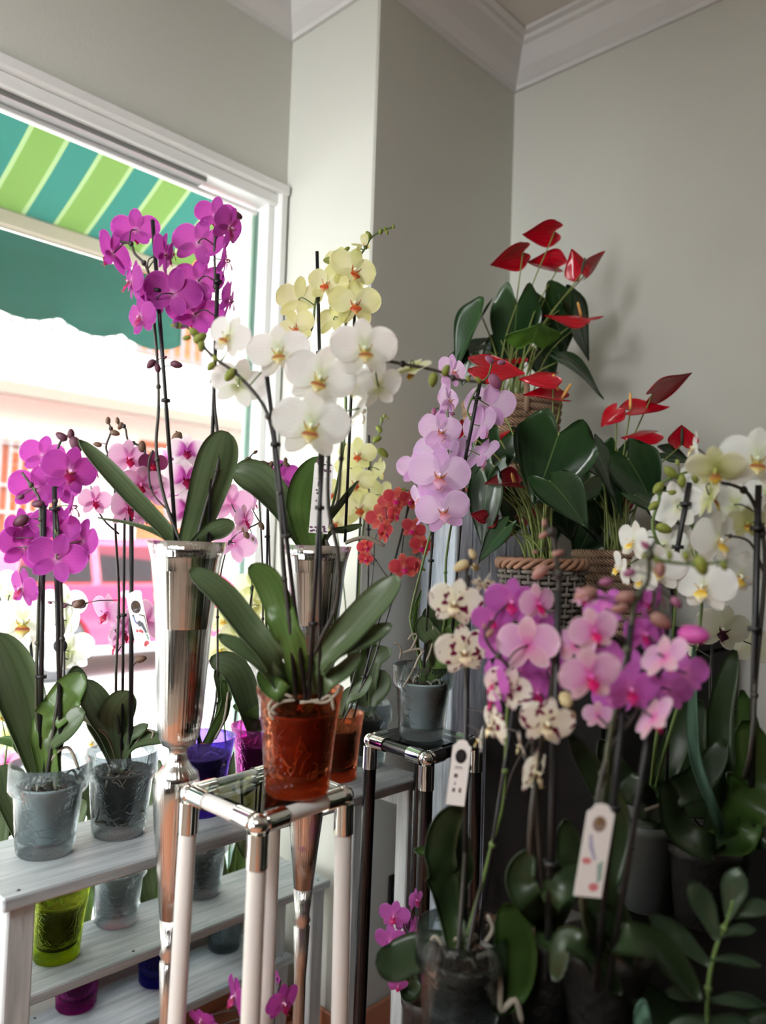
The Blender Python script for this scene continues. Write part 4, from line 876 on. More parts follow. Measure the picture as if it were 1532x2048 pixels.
# second yellow orchid, right end of the bench
o = Orchid('pale yellow orchid with orange lips in the clear pot at the right bench end', soil(pH), 'yellow', None, pot=pH, potm=M_dpot, stemm=M_stemg)
o.stem([(713, 1380), (716, 1250), (722, 1100), (734, 1000), (744, 900), (757, 870), (762, 846), (768, 832)], .003); o.stem([(705, 1380), (690, 1200), (676, 1080), (668, 1000)], .0024)
o.stake((738, 870), (734, 1500), .003, (.3, .6)); o.stake((721, 1030), (700, 1480), .003)
o.fl([(715, 908, 74, 0, 4, 0, None, -.01), (712, 964, 76, -8, 6, 0, None, -.02), (718, 1014, 82, 4, 4, -10, None, -.03), (760, 940, 56, 120, 4), (760, 990, 66, 140, 6, 20), (666, 985, 60, -20, 4, 0), (672, 1044, 62, -14, 4), (768, 1010, 50, 150, 10), (700, 936, 60, 165, 4)])
o.buds([(758, 858, 15), (754, 878, 17), (766, 906, 22), (769, 832, 8), (763, 838, 8), (775, 836, 6)])
o.leaf([(735, 1380), (744, 1320), (783, 1302)], 44, tw=-10); o.leaf([(722, 1385), (716, 1330), (700, 1240)], 40, tw=10); o.leaf([(740, 1400), (760, 1370), (766, 1340)], 46, tw=-10); o.leaf([(720, 1390), (735, 1300), (730, 1260)], 40, G_mid, tw=30)
o.roots(5, .05, 41)

# coral orchid in the second orange pot
o = Orchid('small coral red orchid with branching stems behind the yellow flowers', soil(pO2), 'coral', None, pot=pO2, potm=M_dpot, stemm=M_stemd)
o.stem([(735, 1350), (760, 1280), (792, 1170), (806, 1080), (814, 1020), (822, 985), (800, 982)], .0028); o.stem([(722, 1300), (745, 1150), (750, 1080), (764, 1052), (774, 1040)], .0022); o.stem([(792, 1170), (772, 1150), (748, 1115), (734, 1098)], .0018, False); o.stem([(796, 1140), (826, 1118), (842, 1098)], .0018, False)
o.stake((818, 1012), (690, 1500), .0028, (.3, .7))
o.fl([(792, 998, 54, 4, 4), (819, 1000, 46, 20, 4), (760, 1034, 58, 160, 4, 20, 'coral'), (790, 1028, 50, 60, 6), (770, 1064, 56, 64, 8), (826, 1058, 50, -10, 8, 24), (843, 1092, 50, 14, 8), (808, 1134, 60, 4, 4, -10), (836, 1134, 44, 70, 10), (731, 1094, 42, 40, 4), (731, 1118, 32, 20, 10), (776, 1008, 46, 150, 4)])
o.buds([(803, 983, 18), (852, 1090, 9), (846, 1138, 10)])
o.leaf([(690, 1400), (720, 1380), (744, 1350)], 30, tw=-20); o.leaf([(676, 1430), (672, 1470), (664, 1490)], 28, G_mid, tw=20)
o.roots(4, .045, 51)

# lavender orchid on the black stand
o = Orchid('lavender orchid with two arching stems in the clear pot on the black stand', soil(pJ), 'lavender', 1.68, pot=pJ, potm=M_gpot, budm='mauve')
o.stem([(826, 1265), (822, 1225), (842, 1140), (868, 1040), (890, 960), (897, 880), (893, 800), (880, 800)], .003, m=M_stemg); o.stem([(888, 1250), (892, 1120), (912, 1000), (930, 912), (945, 850), (935, 820), (958, 770), (976, 752), (984, 722)], .003, m=M_stemg)
o.stem([(880, 815), (868, 822), (852, 848), (846, 862)], .0014, False)
o.stake((960, 766), (930, 920), .0042, (.2,)); o.stake((935, 880), (898, 1345), .003); o.stake((868, 1030), (848, 1335), .0032, (.3,))
o.fl([(879, 950, 124, 8, 4, 4, None, -.03), (886, 1020, 106, 8, 6, -12, None, -.035), (880, 862, 92, 30, 4, 4, None, -.01), (906, 742, 74, 42, 4, 0), (896, 800, 84, 66, 2, 4), (979, 812, 104, 164, 2, -8), (962, 852, 90, 130, 6, 10), (962, 912, 92, 126, 30, 10), (872, 904, 96, 160, 4, 8, None, .03), (840, 996, 70, -60, 16, 10), (832, 938, 76, -170, 4, 0, None, .03), (908, 905, 80, 150, 4, 10, None, .03), (846, 1035, 50, 100, 20, 0)])
o.buds([(990, 763, 30), (979, 719, 18), (1003, 725, 15), (879, 795, 14), (887, 808, 14), (868, 823, 14), (847, 854, 17), (855, 866, 14), (905, 828, 9)])
o.leaf([(880, 1290), (868, 1250), (862, 1210)], 56, tw=10, dd=.03); o.leaf([(900, 1310), (912, 1260), (906, 1220)], 48, G_mid, tw=0); o.leaf([(868, 1290), (850, 1260), (846, 1232)], 40, tw=10); o.leaf([(830, 1240), (842, 1180)], 10, G_mid, tw=20, name='stem_bract')
for q in ([(800, 1318), (802, 1300), (796, 1288), (788, 1286)], [(818, 1304), (826, 1292), (834, 1272), (826, 1268), (816, 1280)], [(846, 1303), (836, 1318), (826, 1342), (806, 1374)], [(806, 1306), (822, 1300), (840, 1298), (852, 1306)], [(866, 1252), (866, 1280), (858, 1310), (850, 1326)]): o.aroot(q, .0026)
o.roots(6, .055, 61)

# ---------------- plants on the lower steps
o = Orchid('white orchid flowering low by the window at the far left, in the lime pot', soil(pLi), 'white', 1.72, pot=pLi, potm=M_dpot, budm='plum', stemm=M_stemd)
o.stem([(70, 1600), (60, 1400), (44, 1300), (40, 1262), (22, 1250)], .003); o.stem([(118, 1500), (128, 1360), (126, 1240), (112, 1206), (150, 1212), (175, 1206)], .003); o.stake((120, 1180), (116, 1800), .0034, (.1,)); o.stake((60, 1270), (100, 1800), .003)
o.fl([(44, 1242, 124, 6, 4, 0), (126, 1210, 92, 160, 0, 0), (136, 1240, 90, 120, 6), (138, 1302, 100, 165, 4, 10), (12, 1280, 90, -30, 4), (20, 1190, 80, 150, 4), (60, 1312, 70, 120, 12), (-6, 1170, 80, 160, 0), (136, 1320, 60, 160, 40)])
o.buds([(158, 1208, 24), (100, 1205, 8), (128, 1212, 12)], 'plum')
MB().lathe([(.0, -.002), (.0145, -.002), (.0145, .002), (0, .002)], (0, 0, 0), 20).build('round_clip', M_black, o.root).matrix_local = Matrix.Translation(P(121, 1292, 1.68) - o.root.location) @ Matrix((RT, UP, -FWD)).transposed().to_4x4()
o.leaf([(30, 1620), (10, 1560), (4, 1530)], 60, tw=10); o.leaf([(130, 1700), (150, 1640), (170, 1600)], 40, tw=-20)
o = Orchid('orchid with upright leaves in the clear pot of the middle bench step', soil(pC2), 'palepink', None, pot=pC2, potm=M_gpot, stemm=M_stemg)
o.stem([(232, 1560), (240, 1450), (246, 1400)], .003); o.stem([(252, 1560), (262, 1450), (268, 1400)], .0026)
o.leaf([(270, 1640), (300, 1570), (318, 1520)], 44, tw=-10); o.leaf([(200, 1640), (176, 1580), (164, 1540)], 50, tw=20); o.leaf([(260, 1660), (305, 1640), (322, 1700)], 30, tw=-30)
o.fl([(182, 1484, 40, 10, 4, 0, 'purew'), (198, 1460, 44, 140, 4, 0, 'purew')])
o = Orchid('cream white orchid between the two chrome vases, in the clear pot of the middle step', soil(pC3), 'cream', 1.95, pot=pC3, potm=M_dpot, stemm=M_stemg)
o.stem([(470, 1560), (488, 1350), (500, 1230), (504, 1160)], .003); o.stem([(450, 1560), (446, 1400), (450, 1280), (456, 1230)], .003); o.stake((506, 1170), (440, 1660), .003)
o.fl([(504, 1172, 72, 165, 0, 0), (478, 1208, 64, 150, 4), (446, 1238, 66, 10, 4), (440, 1296, 70, 8, 4), (518, 1212, 68, 170, 4), (466, 1270, 62, 30, 10), (470, 1316, 60, 150, 20), (512, 1250, 60, 160, 10), (432, 1200, 54, 160, 4), (488, 1290, 56, 20, 12)])
o.leaf([(480, 1640), (520, 1600), (540, 1620)], 40, G_mid, tw=-20); o.leaf([(458, 1600), (476, 1540), (482, 1490)], 40, tw=10); o.leaf([(470, 1660), (490, 1690), (500, 1720)], 30, tw=0)
for p_, lab, px_ in ((pM2, 'green orchid leaves rising from the magenta pot on the lowest bench step', 150), (pB2, 'green orchid leaves rising from the blue-violet pot on the lowest bench step', 315), (pC4, 'green orchid leaves rising from the small clear pot on the lowest bench step', 452)):
    o = Orchid(lab, soil(p_), 'paleg', None, pot=p_, potm=M_dpot if p_ is not pC4 else M_gpot, stemm=M_stemg)
    o.stem([(px_ + 4, 1750), (px_ + 12, 1620), (px_ + 10, 1540)], .003); o.stem([(px_ + 16, 1760), (px_ + 24, 1650), (px_ + 30, 1560)], .003)
    o.leaf([(px_ - 14, 1800), (px_ - 30, 1700), (px_ - 34, 1640)], 52, tw=20); o.leaf([(px_ + 16, 1800), (px_ + 36, 1720), (px_ + 44, 1650)], 50, G_mid, tw=-20); o.leaf([(px_ + 10, 1790), (px_ + 50, 1760), (px_ + 80, 1770)], 30, G_mid, tw=-40)
o = Orchid('far left orchid with a yellow-centred flower behind the bench edge', atz(-30, 1990, ZB) + V((0, 0, .161)), 'paleg', 1.75, stemm=M_stemg)
o.stem([(-20, 1600), (6, 1540), (14, 1490)], .003); o.fl([(12, 1478, 60, 150, 4), (4, 1432, 40, 20, 4), (14, 1524, 60, 170, 4, 0, 'blush')])
o.leaf([(-10, 1640), (20, 1580), (16, 1530)], 70, tw=10); o.leaf([(-10, 1660), (24, 1650), (34, 1600)], 40, G_mid, tw=10)
MB().lathe([(.05, -.16), (.065, 0), (.062, 0), (.047, -.155)], o.base, 24).build('grow_pot', M_dpot, o.root)

# ================================================================== right-hand tables and plants
def table(label, x0, x1, y0, y1, z, th=.03):
    t_ = thing('display_table', label, 'table', ((x0 + x1) / 2, (y0 + y1) / 2, 0))
    MB().bbox((x0, y0, z - th), (x1, y1, z), .004).build('table_top', M_darkw, t_, smooth=False)
    for xx in (x0 + .02, x1 - .06):
        for yy in (y0 + .02, y1 - .06): MB().bbox((xx, yy, 0), (xx + .04, yy + .04, z - th - .0005), .003).build('leg', M_darkw, t_, smooth=False)
    MB().bbox((x0 + .062, y0 + .03, z - th - .06), (x1 - .062, y0 + .05, z - th - .0005), .002).build('apron', M_darkw, t_, smooth=False)
ZT, ZU = .72, 1.20
table('low dark wooden table under the foreground orchids', .72, 2.28, -.45, .735, ZT)
cb = thing('cabinet', 'made-up black cabinet under the anthurium baskets, dark backing for the shaded corner', 'cabinet', (1.89, .93, 0))  # closed black body added as a backdrop for the dark corner
MB().bbox((1.50, .76, ZU - .03), (2.28, 1.10, ZU), .004).build('cabinet_top', M_darkw, cb, smooth=False)
MB().bbox((1.515, .785, .06), (2.265, 1.08, ZU - .0305), .003).build('cabinet_body', M_darkw, cb, smooth=False)
for k in range(2): MB().bbox((1.52 + .37 * k, .768, .08), (1.885 + .37 * k, .7845, ZU - .04), .003).build('door', M_darkw, cb, smooth=False)
MB().bbox((1.53, .80, 0), (2.25, 1.07, .0595), .002).build('plinth', M_darkw, cb, smooth=False)
pl = thing('pedestal', 'tall blue-grey wooden pedestal with terracotta rim under the topmost anthurium', 'pedestal', (1.86, 1.34, 0))
Mr = Matrix.Translation((1.86, 1.34, 0)) @ Matrix.Rotation(math.radians(-32), 4, 'Z')
for k in range(6):
    w_ = .30 / 6
    for sx, rot in ((0, 0), (1, 90), (2, 180), (3, 270)):
        MB().bbox((-.15 + k * w_ + .0008, -.15, .0), (-.15 + (k + 1) * w_ - .0008, -.138, 1.56), .0025, Mr @ Matrix.Rotation(math.radians(rot), 4, 'Z')).build('plank', M_planter, pl, smooth=False)
MB().bbox((-.16, -.16, 1.5605), (.16, .16, 1.58), .004, Mr).build('top_rim', M_tile, pl, smooth=False)

# baskets
M_rope = bpy.data.materials.new('seagrass_rope'); M_rope.use_nodes = True; t = M_rope.node_tree; L = t.links.new; bs = t.nodes['Principled BSDF']
uvn = nd(t, 'ShaderNodeUVMap'); mp = nd(t, 'ShaderNodeMapping'); mp.inputs['Scale'].default_value = (3, 46, 1); mp.inputs['Rotation'].default_value = (0, 0, .5); L(uvn.outputs[0], mp.inputs[0])
wv = nd(t, 'ShaderNodeTexWave'); wv.inputs['Scale'].default_value = 1.0; wv.inputs['Distortion'].default_value = 2.0; L(mp.outputs[0], wv.inputs['Vector'])
rp = ramp(t, [(.1, (112, 84, 62)), (.8, (196, 164, 134))]); L(wv.outputs['Fac'], rp.inputs[0]); L(rp.outputs[0], bs.inputs['Base Color']); bs.inputs['Roughness'].default_value = .85
bp = nd(t, 'ShaderNodeBump'); bp.inputs['Strength'].default_value = .8; bp.inputs['Distance'].default_value = .004; L(wv.outputs['Fac'], bp.inputs['Height']); L(bp.outputs[0], bs.inputs['Normal'])
def ring_pts(c, r, n=40, z=0.0, wob=0.0, ph=0.0):
    return [c + V((r * math.cos(6.28319 * i / n), r * math.sin(6.28319 * i / n), z + wob * math.sin(6.28319 * i / n * 8 + ph))) for i in range(n + 1)]
def rope_basket(label, c, r, h, coils=10, handles=True):
    c = V(c); b_ = thing('rope_basket', label, 'basket', c); dz = h / coils
    for i in range(coils):
        q = i / (coils - 1); rr_ = r * (.86 + .14 * q)
        MB().tube(ring_pts(c, rr_, 44, dz * (i + .5)), dz * .56, 7, False).build('rope_coil', M_rope, b_)
    MB().lathe([(r * .84, .002), (r * .8, .006), (.001, .006)], c, 24).build('basket_base', M_rope, b_)
    if handles:
        for a in (.6, 3.75):
            d_ = V((math.cos(a), math.sin(a), 0)); s_ = V((-d_.y, d_.x, 0)); e = c + d_ * r * 1.02
            MB().tube(cm([e - s_ * .04 + V((0, 0, h * .8)), e - s_ * .036 + V((0, 0, h + .03)), e + V((0, 0, h + .055)), e + s_ * .036 + V((0, 0, h + .03)), e + s_ * .04 + V((0, 0, h * .8))], 5), .008, 8).build('handle', M_rope, b_)
    return c + V((0, 0, h * .82))
def soilcap(root, c, r):
    MB().lathe([(r * .9, -.05), (r, -.012), (r * .6, .0), (.001, .004)], c, 20).build('potting_soil', M_bark, root)
cB1 = P(1022, 845, 2.26); cB1 = V((cB1.x, cB1.y, 1.5805))
sB1 = rope_basket('coiled rope basket with looped handles on the tall pedestal', cB1, .134, .255, 12)
cB3 = P(1228, 1110, 2.02); cB3 = V((cB3.x, cB3.y - .0, ZU))
sB3 = rope_basket('coiled rope basket on the tall table beside the wicker basket', cB3, .098, .215, 11, False)
cB2 = P(1084, 1130, 1.87); cB2 = V((cB2.x, cB2.y, ZU))
M_wick = mat('grey_wicker', (104, 98, 90), .7, noise=.25, nscale=30); M_wickr = mat('brown_wicker', (146, 108, 84), .6, noise=.3, nscale=25)
wb = thing('wicker_basket', 'grey woven wicker basket with brown braided rim on the tall table', 'basket', cB2)
hB2 = .185
for i in range(26):
    a = 6.28319 * i / 26; d_ = V((math.cos(a), math.sin(a), 0))
    MB().tube([cB2 + d_ * .082, cB2 + d_ * .098 + V((0, 0, hB2 - .02))], .0034, 6).build('stake_rod', M_wick, wb)
for k in range(13):
    z_ = .008 + k * .0125; r_ = .082 + .016 * z_ / hB2; n = 104
    pts = [cB2 + V(((r_ + .0062 * math.cos(13 * t_ + math.pi * k)) * math.cos(t_), (r_ + .0062 * math.cos(13 * t_ + math.pi * k)) * math.sin(t_), z_)) for t_ in [6.28319 * i / n for i in range(n + 1)]]
    MB().tube(pts, .0052, 6, False).build('weaver', M_wick, wb)
for k in range(3):
    pts = [cB2 + V(((.101 + .006 * math.cos(9 * t_ + 2.1 * k)) * math.cos(t_), (.101 + .006 * math.cos(9 * t_ + 2.1 * k)) * math.sin(t_), hB2 - .008 + .009 * math.sin(9 * t_ + 2.1 * k))) for t_ in [6.28319 * i / 90 for i in range(91)]]
    MB().tube(pts, .0062, 7, False).build('braided_rim', M_wickr, wb)
MB().lathe([(.086, .002), (.084, .006), (.001, .006)], cB2, 24).build('basket_base', M_wick, wb)

# anthuriums
M_spa = leafy('spathe_red', [(0, (206, 60, 70)), (.3, (206, 18, 42)), (1, (196, 14, 38))], .22, .16, ((150, 6, 26), .4), None, .6, 7)
M_spd = leafy('spathe_dark', [(0, (150, 40, 50)), (1, (140, 16, 32))], .12, .2, None, None, .6)
M_spx = mat('spadix_yellow', (226, 170, 90), .6); M_spg = mat('spadix_dark', (66, 70, 50), .6)
HN = [0]
def heart(mb, L_, W_, lobe=.28, cup=.0, droop=.0, rip=.03, seed=0, nu=12, nv=12):
    """Heart-shaped blade from the petiole joint at the origin; tip towards +Y, upper face +Z."""
    rr = random.Random(seed); ph = rr.random() * 6; rows = []; uvs = []
    for j in range(nv + 1):
        v = j / nv; row = []; ur = []
        for i in range(nu + 1):
            s_ = 2 * i / nu - 1
            w_ = W_ / 2 * (math.sin(math.pi * min(1, (v * .93 + .07)) ** .62) ** .8) if v < 1 else 0
            yb = -lobe * L_ * (1 - (1 - min(1, abs(s_) * 1.15)) ** 2) * (1 - v) ** 1.2 * (.35 + .65 * math.sin(math.pi * min(1, abs(s_))) ** .5)
            x = s_ * w_ * (1.0 if v > .15 else 1.0); y = v * L_ * .86 + yb + (.14 * L_ * v ** 6)
            z = cup * (abs(s_) ** 1.6) * w_ - droop * L_ * v * v + rip * W_ * math.sin(4.2 * abs(s_) + 6 * v + ph) * abs(s_) * .5 - .012 * W_ * math.exp(-(s_ / .08) ** 2)
            row.append(V((x, y, z))); ur.append((i / nu, v))
        rows.append(row); uvs.append(ur)
    return rows, uvs
def aim(c, tip_px, face, d):
    """Blade frame: Y towards the image direction tip_px (dx, dy, depth), face normal roughly `face` in camera axes (right, up, to camera)."""
    y = (RT * tip_px[0] - UP * tip_px[1] + FWD * (tip_px[2] if len(tip_px) > 2 else 0)).normalized()
    z = (RT * face[0] + UP * face[1] - FWD * face[2]); z = (z - y * z.dot(y)).normalized(); x = y.cross(z)
    return Matrix((x, y, z)).transposed()
class Anth:
    def __init__(s, label, base, d, r):
        s.base = V(base); s.d = d; s.root = thing('anthurium', label, 'anthurium', s.base - V((0, 0, .04))); soilcap(s.root, s.base, r); s.r = r
    def stalk(s, c, rad=.0022, m=None, foot=None):
        a = R.random() * 6.283; q = s.r * .5 * R.random(); b_ = s.base + V((q * math.cos(a), q * math.sin(a), 0))
        mid = b_.lerp(c, .55) + V(((b_.x - c.x) * .22, (b_.y - c.y) * .22, .02)); MB().tube(cm([b_, mid, c], 7), [rad * 1.15] * 8 + [rad * .9] * 7, 6).build('leaf_stalk', m or M_red_stem, s.root)
    def leaf(s, px_, py_, Lp, Wp, tip, face=(0, .5, .8), m=None, dd=0, cup=.15, droop=.15, stalk=True):
        HN[0] += 1; d = s.d + dd; c = P(px_, py_, d); k = d / F; M = aim(c, tip, face, d)
        rows, uvs = heart(None, Lp * k, Wp * k, .30, cup, droop, .05, HN[0])
        mb = MB(); mb.sheet([[c + M @ p for p in r_] for r_ in rows], uvs, .0012); mb.build('leaf', m or G_gloss, s.root)
        if stalk: s.stalk(c, .0025)
    def bloom(s, px_, py_, Wp, Hp, ang, under=False, m=None, dd=0, dome=.22, spadix=None, roll=0, stalk=True):
        """Spathe whose middle shows at (px_, py_): Wp its length in the picture, Hp its foreshortened breadth, ang the direction of its tip."""
        HN[0] += 1; d = s.d + dd; k = d / F; g = math.radians(ang); wd_ = max(.86 * Wp, Hp) * k
        y = RT * math.cos(g) - UP * math.sin(g); pp = RT * math.sin(g) + UP * math.cos(g)
        if pp.dot(UP) < -.2: pp = -pp
        tl = math.asin(min(1, Hp * k / wd_)); z = (pp * math.cos(tl) + (FWD if under else -FWD) * math.sin(tl)).normalized()
        x = y.cross(z); M = Matrix((x, y, z)).transposed() @ Matrix.Rotation(math.radians(roll), 3, 'Y')
        L_ = Wp * k * .86; c = P(px_, py_, d) - M @ V((0, L_ * .36, 0))
        rows, uvs = heart(None, L_, wd_, .24, -dome, .04, .05, HN[0], 12, 12)
        mb = MB(); mb.sheet([[c + M @ p for p in r_] for r_ in rows], uvs, .001); f = mb.build('spathe', m or M_spa, s.root)
        a = c + z * .002
        if spadix != 0:
            e = a + (RT * spadix[0] - UP * spadix[1]).normalized() * 34 * k if spadix else a + (z * .8 + y * .35).normalized() * 30 * k
            MB().tube([a, a.lerp(e, .3), a.lerp(e, .8), e], [.0032, .0042, .0036, .002], 8).build('spadix', M_spg if spadix and len(spadix) > 2 else M_spx, f)
        if stalk: s.stalk(c, .0022)
a = Anth('red anthurium, topmost plant, in the rope basket on the pedestal', sB1, 2.24, .115)
a.bloom(1086, 464, 76, 38, 176, True); a.bloom(1022, 513, 82, 40, 160, True); a.bloom(1094, 530, 74, 26, -168, True, dome=-.5, dd=.05); a.bloom(1155, 530, 62, 54, -112, True, dome=-.5, spadix=(.25, -1, 1)); a.bloom(1186, 530, 66, 26, -52, True, dd=.04, dome=-.2, spadix=0)
a.bloom(1135, 632, 88, 38, 184, False, dome=.3, dd=-.03); a.bloom(1188, 634, 36, 12, -10, False, dd=.06, spadix=0); a.bloom(1020, 716, 70, 24, 176, False, dd=.04, spadix=0)
a.leaf(962, 628, 124, 92, (-.5, .82, .1), (-.6, .55, .5), cup=.5); a.leaf(1034, 606, 150, 104, (-.03, 1, .3), (.05, .2, -.9), cup=.1, droop=.05); a.leaf(1090, 596, 110, 100, (.45, .65, .4), (.1, .7, -.6), dd=.06); a.leaf(1138, 606, 124, 96, (.5, .85, .2), (.5, .3, .7), dd=.08)
a.leaf(1064, 684, 62, 112, (.05, -.6, -.8), (0, .85, .45), G_light, cup=.05, droop=.25, dd=-.08); a.leaf(1126, 718, 110, 80, (.88, .45, -.1), (-.1, .9, .5), cup=.2, droop=.35); a.leaf(960, 690, 80, 60, (-.7, .2, .1), (0, .8, .6), dd=.05); a.leaf(1105, 640, 90, 90, (.3, .9, .2), (.1, .2, .9), dd=.1)
a.leaf(1010, 690, 80, 80, (-.6, .6, .2), (0, .6, .7), dd=.08); a.leaf(1075, 700, 80, 80, (.5, .8, .1), (0, .5, .8), dd=.1); a.leaf(940, 712, 60, 50, (-.3, 1, 0), (-.2, .5, .8), dd=.02)
for q in range(8): a.stalk(P(R.uniform(1000, 1090), R.uniform(650, 720), 2.24 + R.uniform(-.03, .05)), .0018, M_red_stem)
a = Anth('red anthurium with a very large dark leaf in the grey wicker basket', cB2 + V((0, 0, .15)), 1.90, .085)
a.bloom(990, 736, 112, 62, 8, False, dome=.05, spadix=0, roll=8); a.bloom(1082, 752, 80, 44, 176, False, dome=.35, spadix=(.3, 1), dd=-.04); a.bloom(1096, 794, 90, 38, -172, False, dome=-.3, dd=-.03, spadix=(.25, -.4))
a.bloom(913, 862, 52, 42, 100, False, dome=.3, spadix=0); a.bloom(1010, 872, 58, 30, 170, False, spadix=0, dd=.03); a.bloom(1008, 970, 72, 34, 186, False, dome=-.8, m=M_spd, dd=-.05); a.bloom(1104, 1002, 54, 24, 150, False, m=M_spd, spadix=0)
a.bloom(958, 1035, 34, 28, 200, False, dome=-.9, m=M_spd, dd=-.03, spadix=0); a.bloom(984, 1042, 34, 28, -40, False, dome=-.9, m=M_spd, dd=-.03, spadix=0); a.bloom(1052, 1022, 50, 20, -30, False, dome=.9, m=M_spd, spadix=0); a.bloom(1012, 1066, 36, 34, 95, False, dome=.5, m=M_spd, spadix=0); a.bloom(1000, 985, 30, 26, 80, False, m=M_spd, spadix=0)
a.leaf(1118, 866, 150, 172, (-.32, .95, .0), (.05, .35, .9), cup=.08, droop=.1, dd=-.1); a.leaf(1100, 962, 130, 110, (.4, .5, -.7), (-.1, .9, .5), cup=.1, droop=.25, dd=-.12); a.leaf(1000, 880, 96, 84, (-.3, .8, .1), (.1, .5, .8)); a.leaf(985, 930, 110, 84, (-.35, .95, 0), (-.3, .4, .8))
a.leaf(975, 965, 130, 76, (-.15, 1, -.1), (-.4, .4, .8), dd=-.03); a.leaf(1010, 1055, 90, 56, (-.7, .75, -.1), (-.2, .8, .5), dd=-.06); a.leaf(1025, 880, 80, 70, (.5, .6, .2), (0, .6, .8), dd=.05); a.leaf(1150, 890, 110, 90, (.7, .5, .2), (0, .6, .8), dd=.05)
a.leaf(950, 890, 90, 70, (-.2, 1, 0), (-.3, .4, .9), dd=.05); a.leaf(1050, 980, 100, 100, (-.3, .9, 0), (0, .5, .9), dd=.05); a.leaf(1120, 1000, 90, 84, (.3, .8, 0), (0, .6, .8), dd=.06); a.leaf(1090, 1040, 80, 70, (.1, 1, 0), (0, .4, .9), dd=.08)
for q in range(22): a.stalk(P(R.uniform(985, 1100), R.uniform(940, 1030), 1.90 + R.uniform(-.03, .06)), .0016, M_red_stem)
a = Anth('red anthurium nearest the right wall, in the rope basket beside the wicker one', sB3 + V((0, 0, -.01)), 2.02, .08)
a.bloom(1333, 771, 102, 44, -30, True, dome=.12, spadix=0); a.bloom(1289, 817, 92, 40, -8, False, dome=-.15, spadix=(0, -1)); a.bloom(1222, 830, 56, 38, 132, False, dome=.3, spadix=0); a.bloom(1284, 868, 78, 34, 174, False, dome=.3, spadix=0)
a.bloom(1363, 875, 46, 62, -90, False, dome=-.3, spadix=(.02, -1, 1)); a.bloom(1251, 988, 40, 34, 100, False, dome=-.7, m=M_spd, spadix=0); a.bloom(1250, 1014, 34, 30, 80, False, dome=-.7, m=M_spd, spadix=0)
a.leaf(1256, 916, 124, 130, (.5, .8, -.1), (.1, .5, .9), cup=.1, dd=-.06); a.leaf(1195, 905, 140, 90, (.45, .9, -.1), (.5, .6, .7), dd=-.1); a.leaf(1180, 955, 90, 84, (-.6, .6, 0), (-.2, .6, .8)); a.leaf(1235, 900, 84, 80, (-.2, 1, .1), (0, .4, .9), dd=.05)
a.leaf(1270, 990, 110, 80, (.9, .45, -.1), (0, .8, .6), dd=-.08); a.leaf(1190, 1000, 110, 100, (.3, .9, 0), (0, .4, .9), dd=.04); a.leaf(1330, 905, 60, 50, (.8, .2, 0), (0, .6, .8), dd=.02); a.leaf(1190, 1040, 90, 90, (-.4, .8, 0), (0, .5, .9), dd=.06); a.leaf(1310, 990, 80, 70, (.4, .9, 0), (0, .5, .9), dd=.05)
for q in range(12): a.stalk(P(R.uniform(1190, 1300), R.uniform(920, 1020), 2.02 + R.uniform(-.03, .05)), .0016, M_red_stem)

# ================================================================== foreground orchids on the low table
LEAFM[0] = G_deep  # foreground plants take the leaf copy with shade painted in
def plain_pot(root, c, r=.06, h=.14, m=None):
    MB().lathe([(r * .78, -h), (r, -.015), (r * 1.06, -.012), (r * 1.06, .004), (r, .004), (r * .98, -.02)], c, 28).build('grow_pot', m or M_dpot, root)
    MB().lathe([(r * .98, -.022), (r * .5, -.012), (.001, -.01)], c, 20).build('bark_mix', M_bark, root)
def tb(px, py, h=.14): q = atz(px, py, ZT); return q + V((0, 0, h))
bK = tb(918, 2092)
pK = glass_pot('clear glass pot of the spotted orchid at the front edge of the low table', M_g_clear, bK - V((0, 0, .14)), D=.128)
o = Orchid('spotted white and burgundy orchid in the clear pot at the table edge', soil(pK), 'spotted', 1.12, pot=pK, potm=mat('mid_grow_pot', (110, 112, 108), .6, noise=.2, nscale=35), budm='cream', stemm=M_stemd)
o.stem([(930, 1700), (934, 1450), (930, 1330), (926, 1220), (934, 1140), (946, 1112)], .0036); o.stem([(955, 1800), (990, 1667), (1006, 1600), (1012, 1500), (1018, 1400), (1050, 1350), (1075, 1330)], .0036, m=M_stemg)
o.stem([(960, 1780), (1020, 1560), (1060, 1480), (1085, 1400)], .003)
o.stake((936, 1150), (928, 1920), .004, (.2, .5)); o.stake((1030, 1400), (955, 1890), .0034)
o.fl([(910, 1206, 106, -6, 2, 8, None, -.03, ), (928, 1302, 112, 12, 6, -6, None, -.03), (966, 1166, 70, 60, 10, 40, None, 0, 1), (1016, 1376, 96, 165, 6, -20, None, -.14), (985, 1450, 92, -66, 10, 8, None, -.1), (1094, 1446, 108, 16, 8, 10, None, -.14), (1072, 1545, 100, 62, 10, 6, None, -.12), (960, 1480, 60, -100, 0, 0, 'purew', -.08), (1040, 1490, 60, -80, 20, 0, None, -.12)])
o.buds([(923, 1132, 30), (951, 1135, 20, .02), (945, 1108, 20), (1132, 1400, 30, -.14), (1140, 1432, 26, -.14)])
o.leaf([(880, 1902), (830, 1908), (785, 1925), (752, 1918)], 92, tw=35, fold=.15, base=.7); o.leaf([(900, 1830), (882, 1740), (890, 1660), (922, 1610)], 66, tw=25, fold=.3, base=.6); o.leaf([(1000, 1985, -.05), (1030, 1910, -.06), (1012, 1806, -.06)], 84, G_shadedb, tw=8, fold=.2, base=.6)
o.leaf([(1020, 1950), (1075, 1880), (1066, 1790)], 76, tw=-10, dd=.03); o.leaf([(890, 1800), (930, 1740), (905, 1600)], 40, tw=10, dd=.05); o.leaf([(910, 1800), (880, 1715), (828, 1700)], 26, G_shadedb, tw=20, dd=.05)
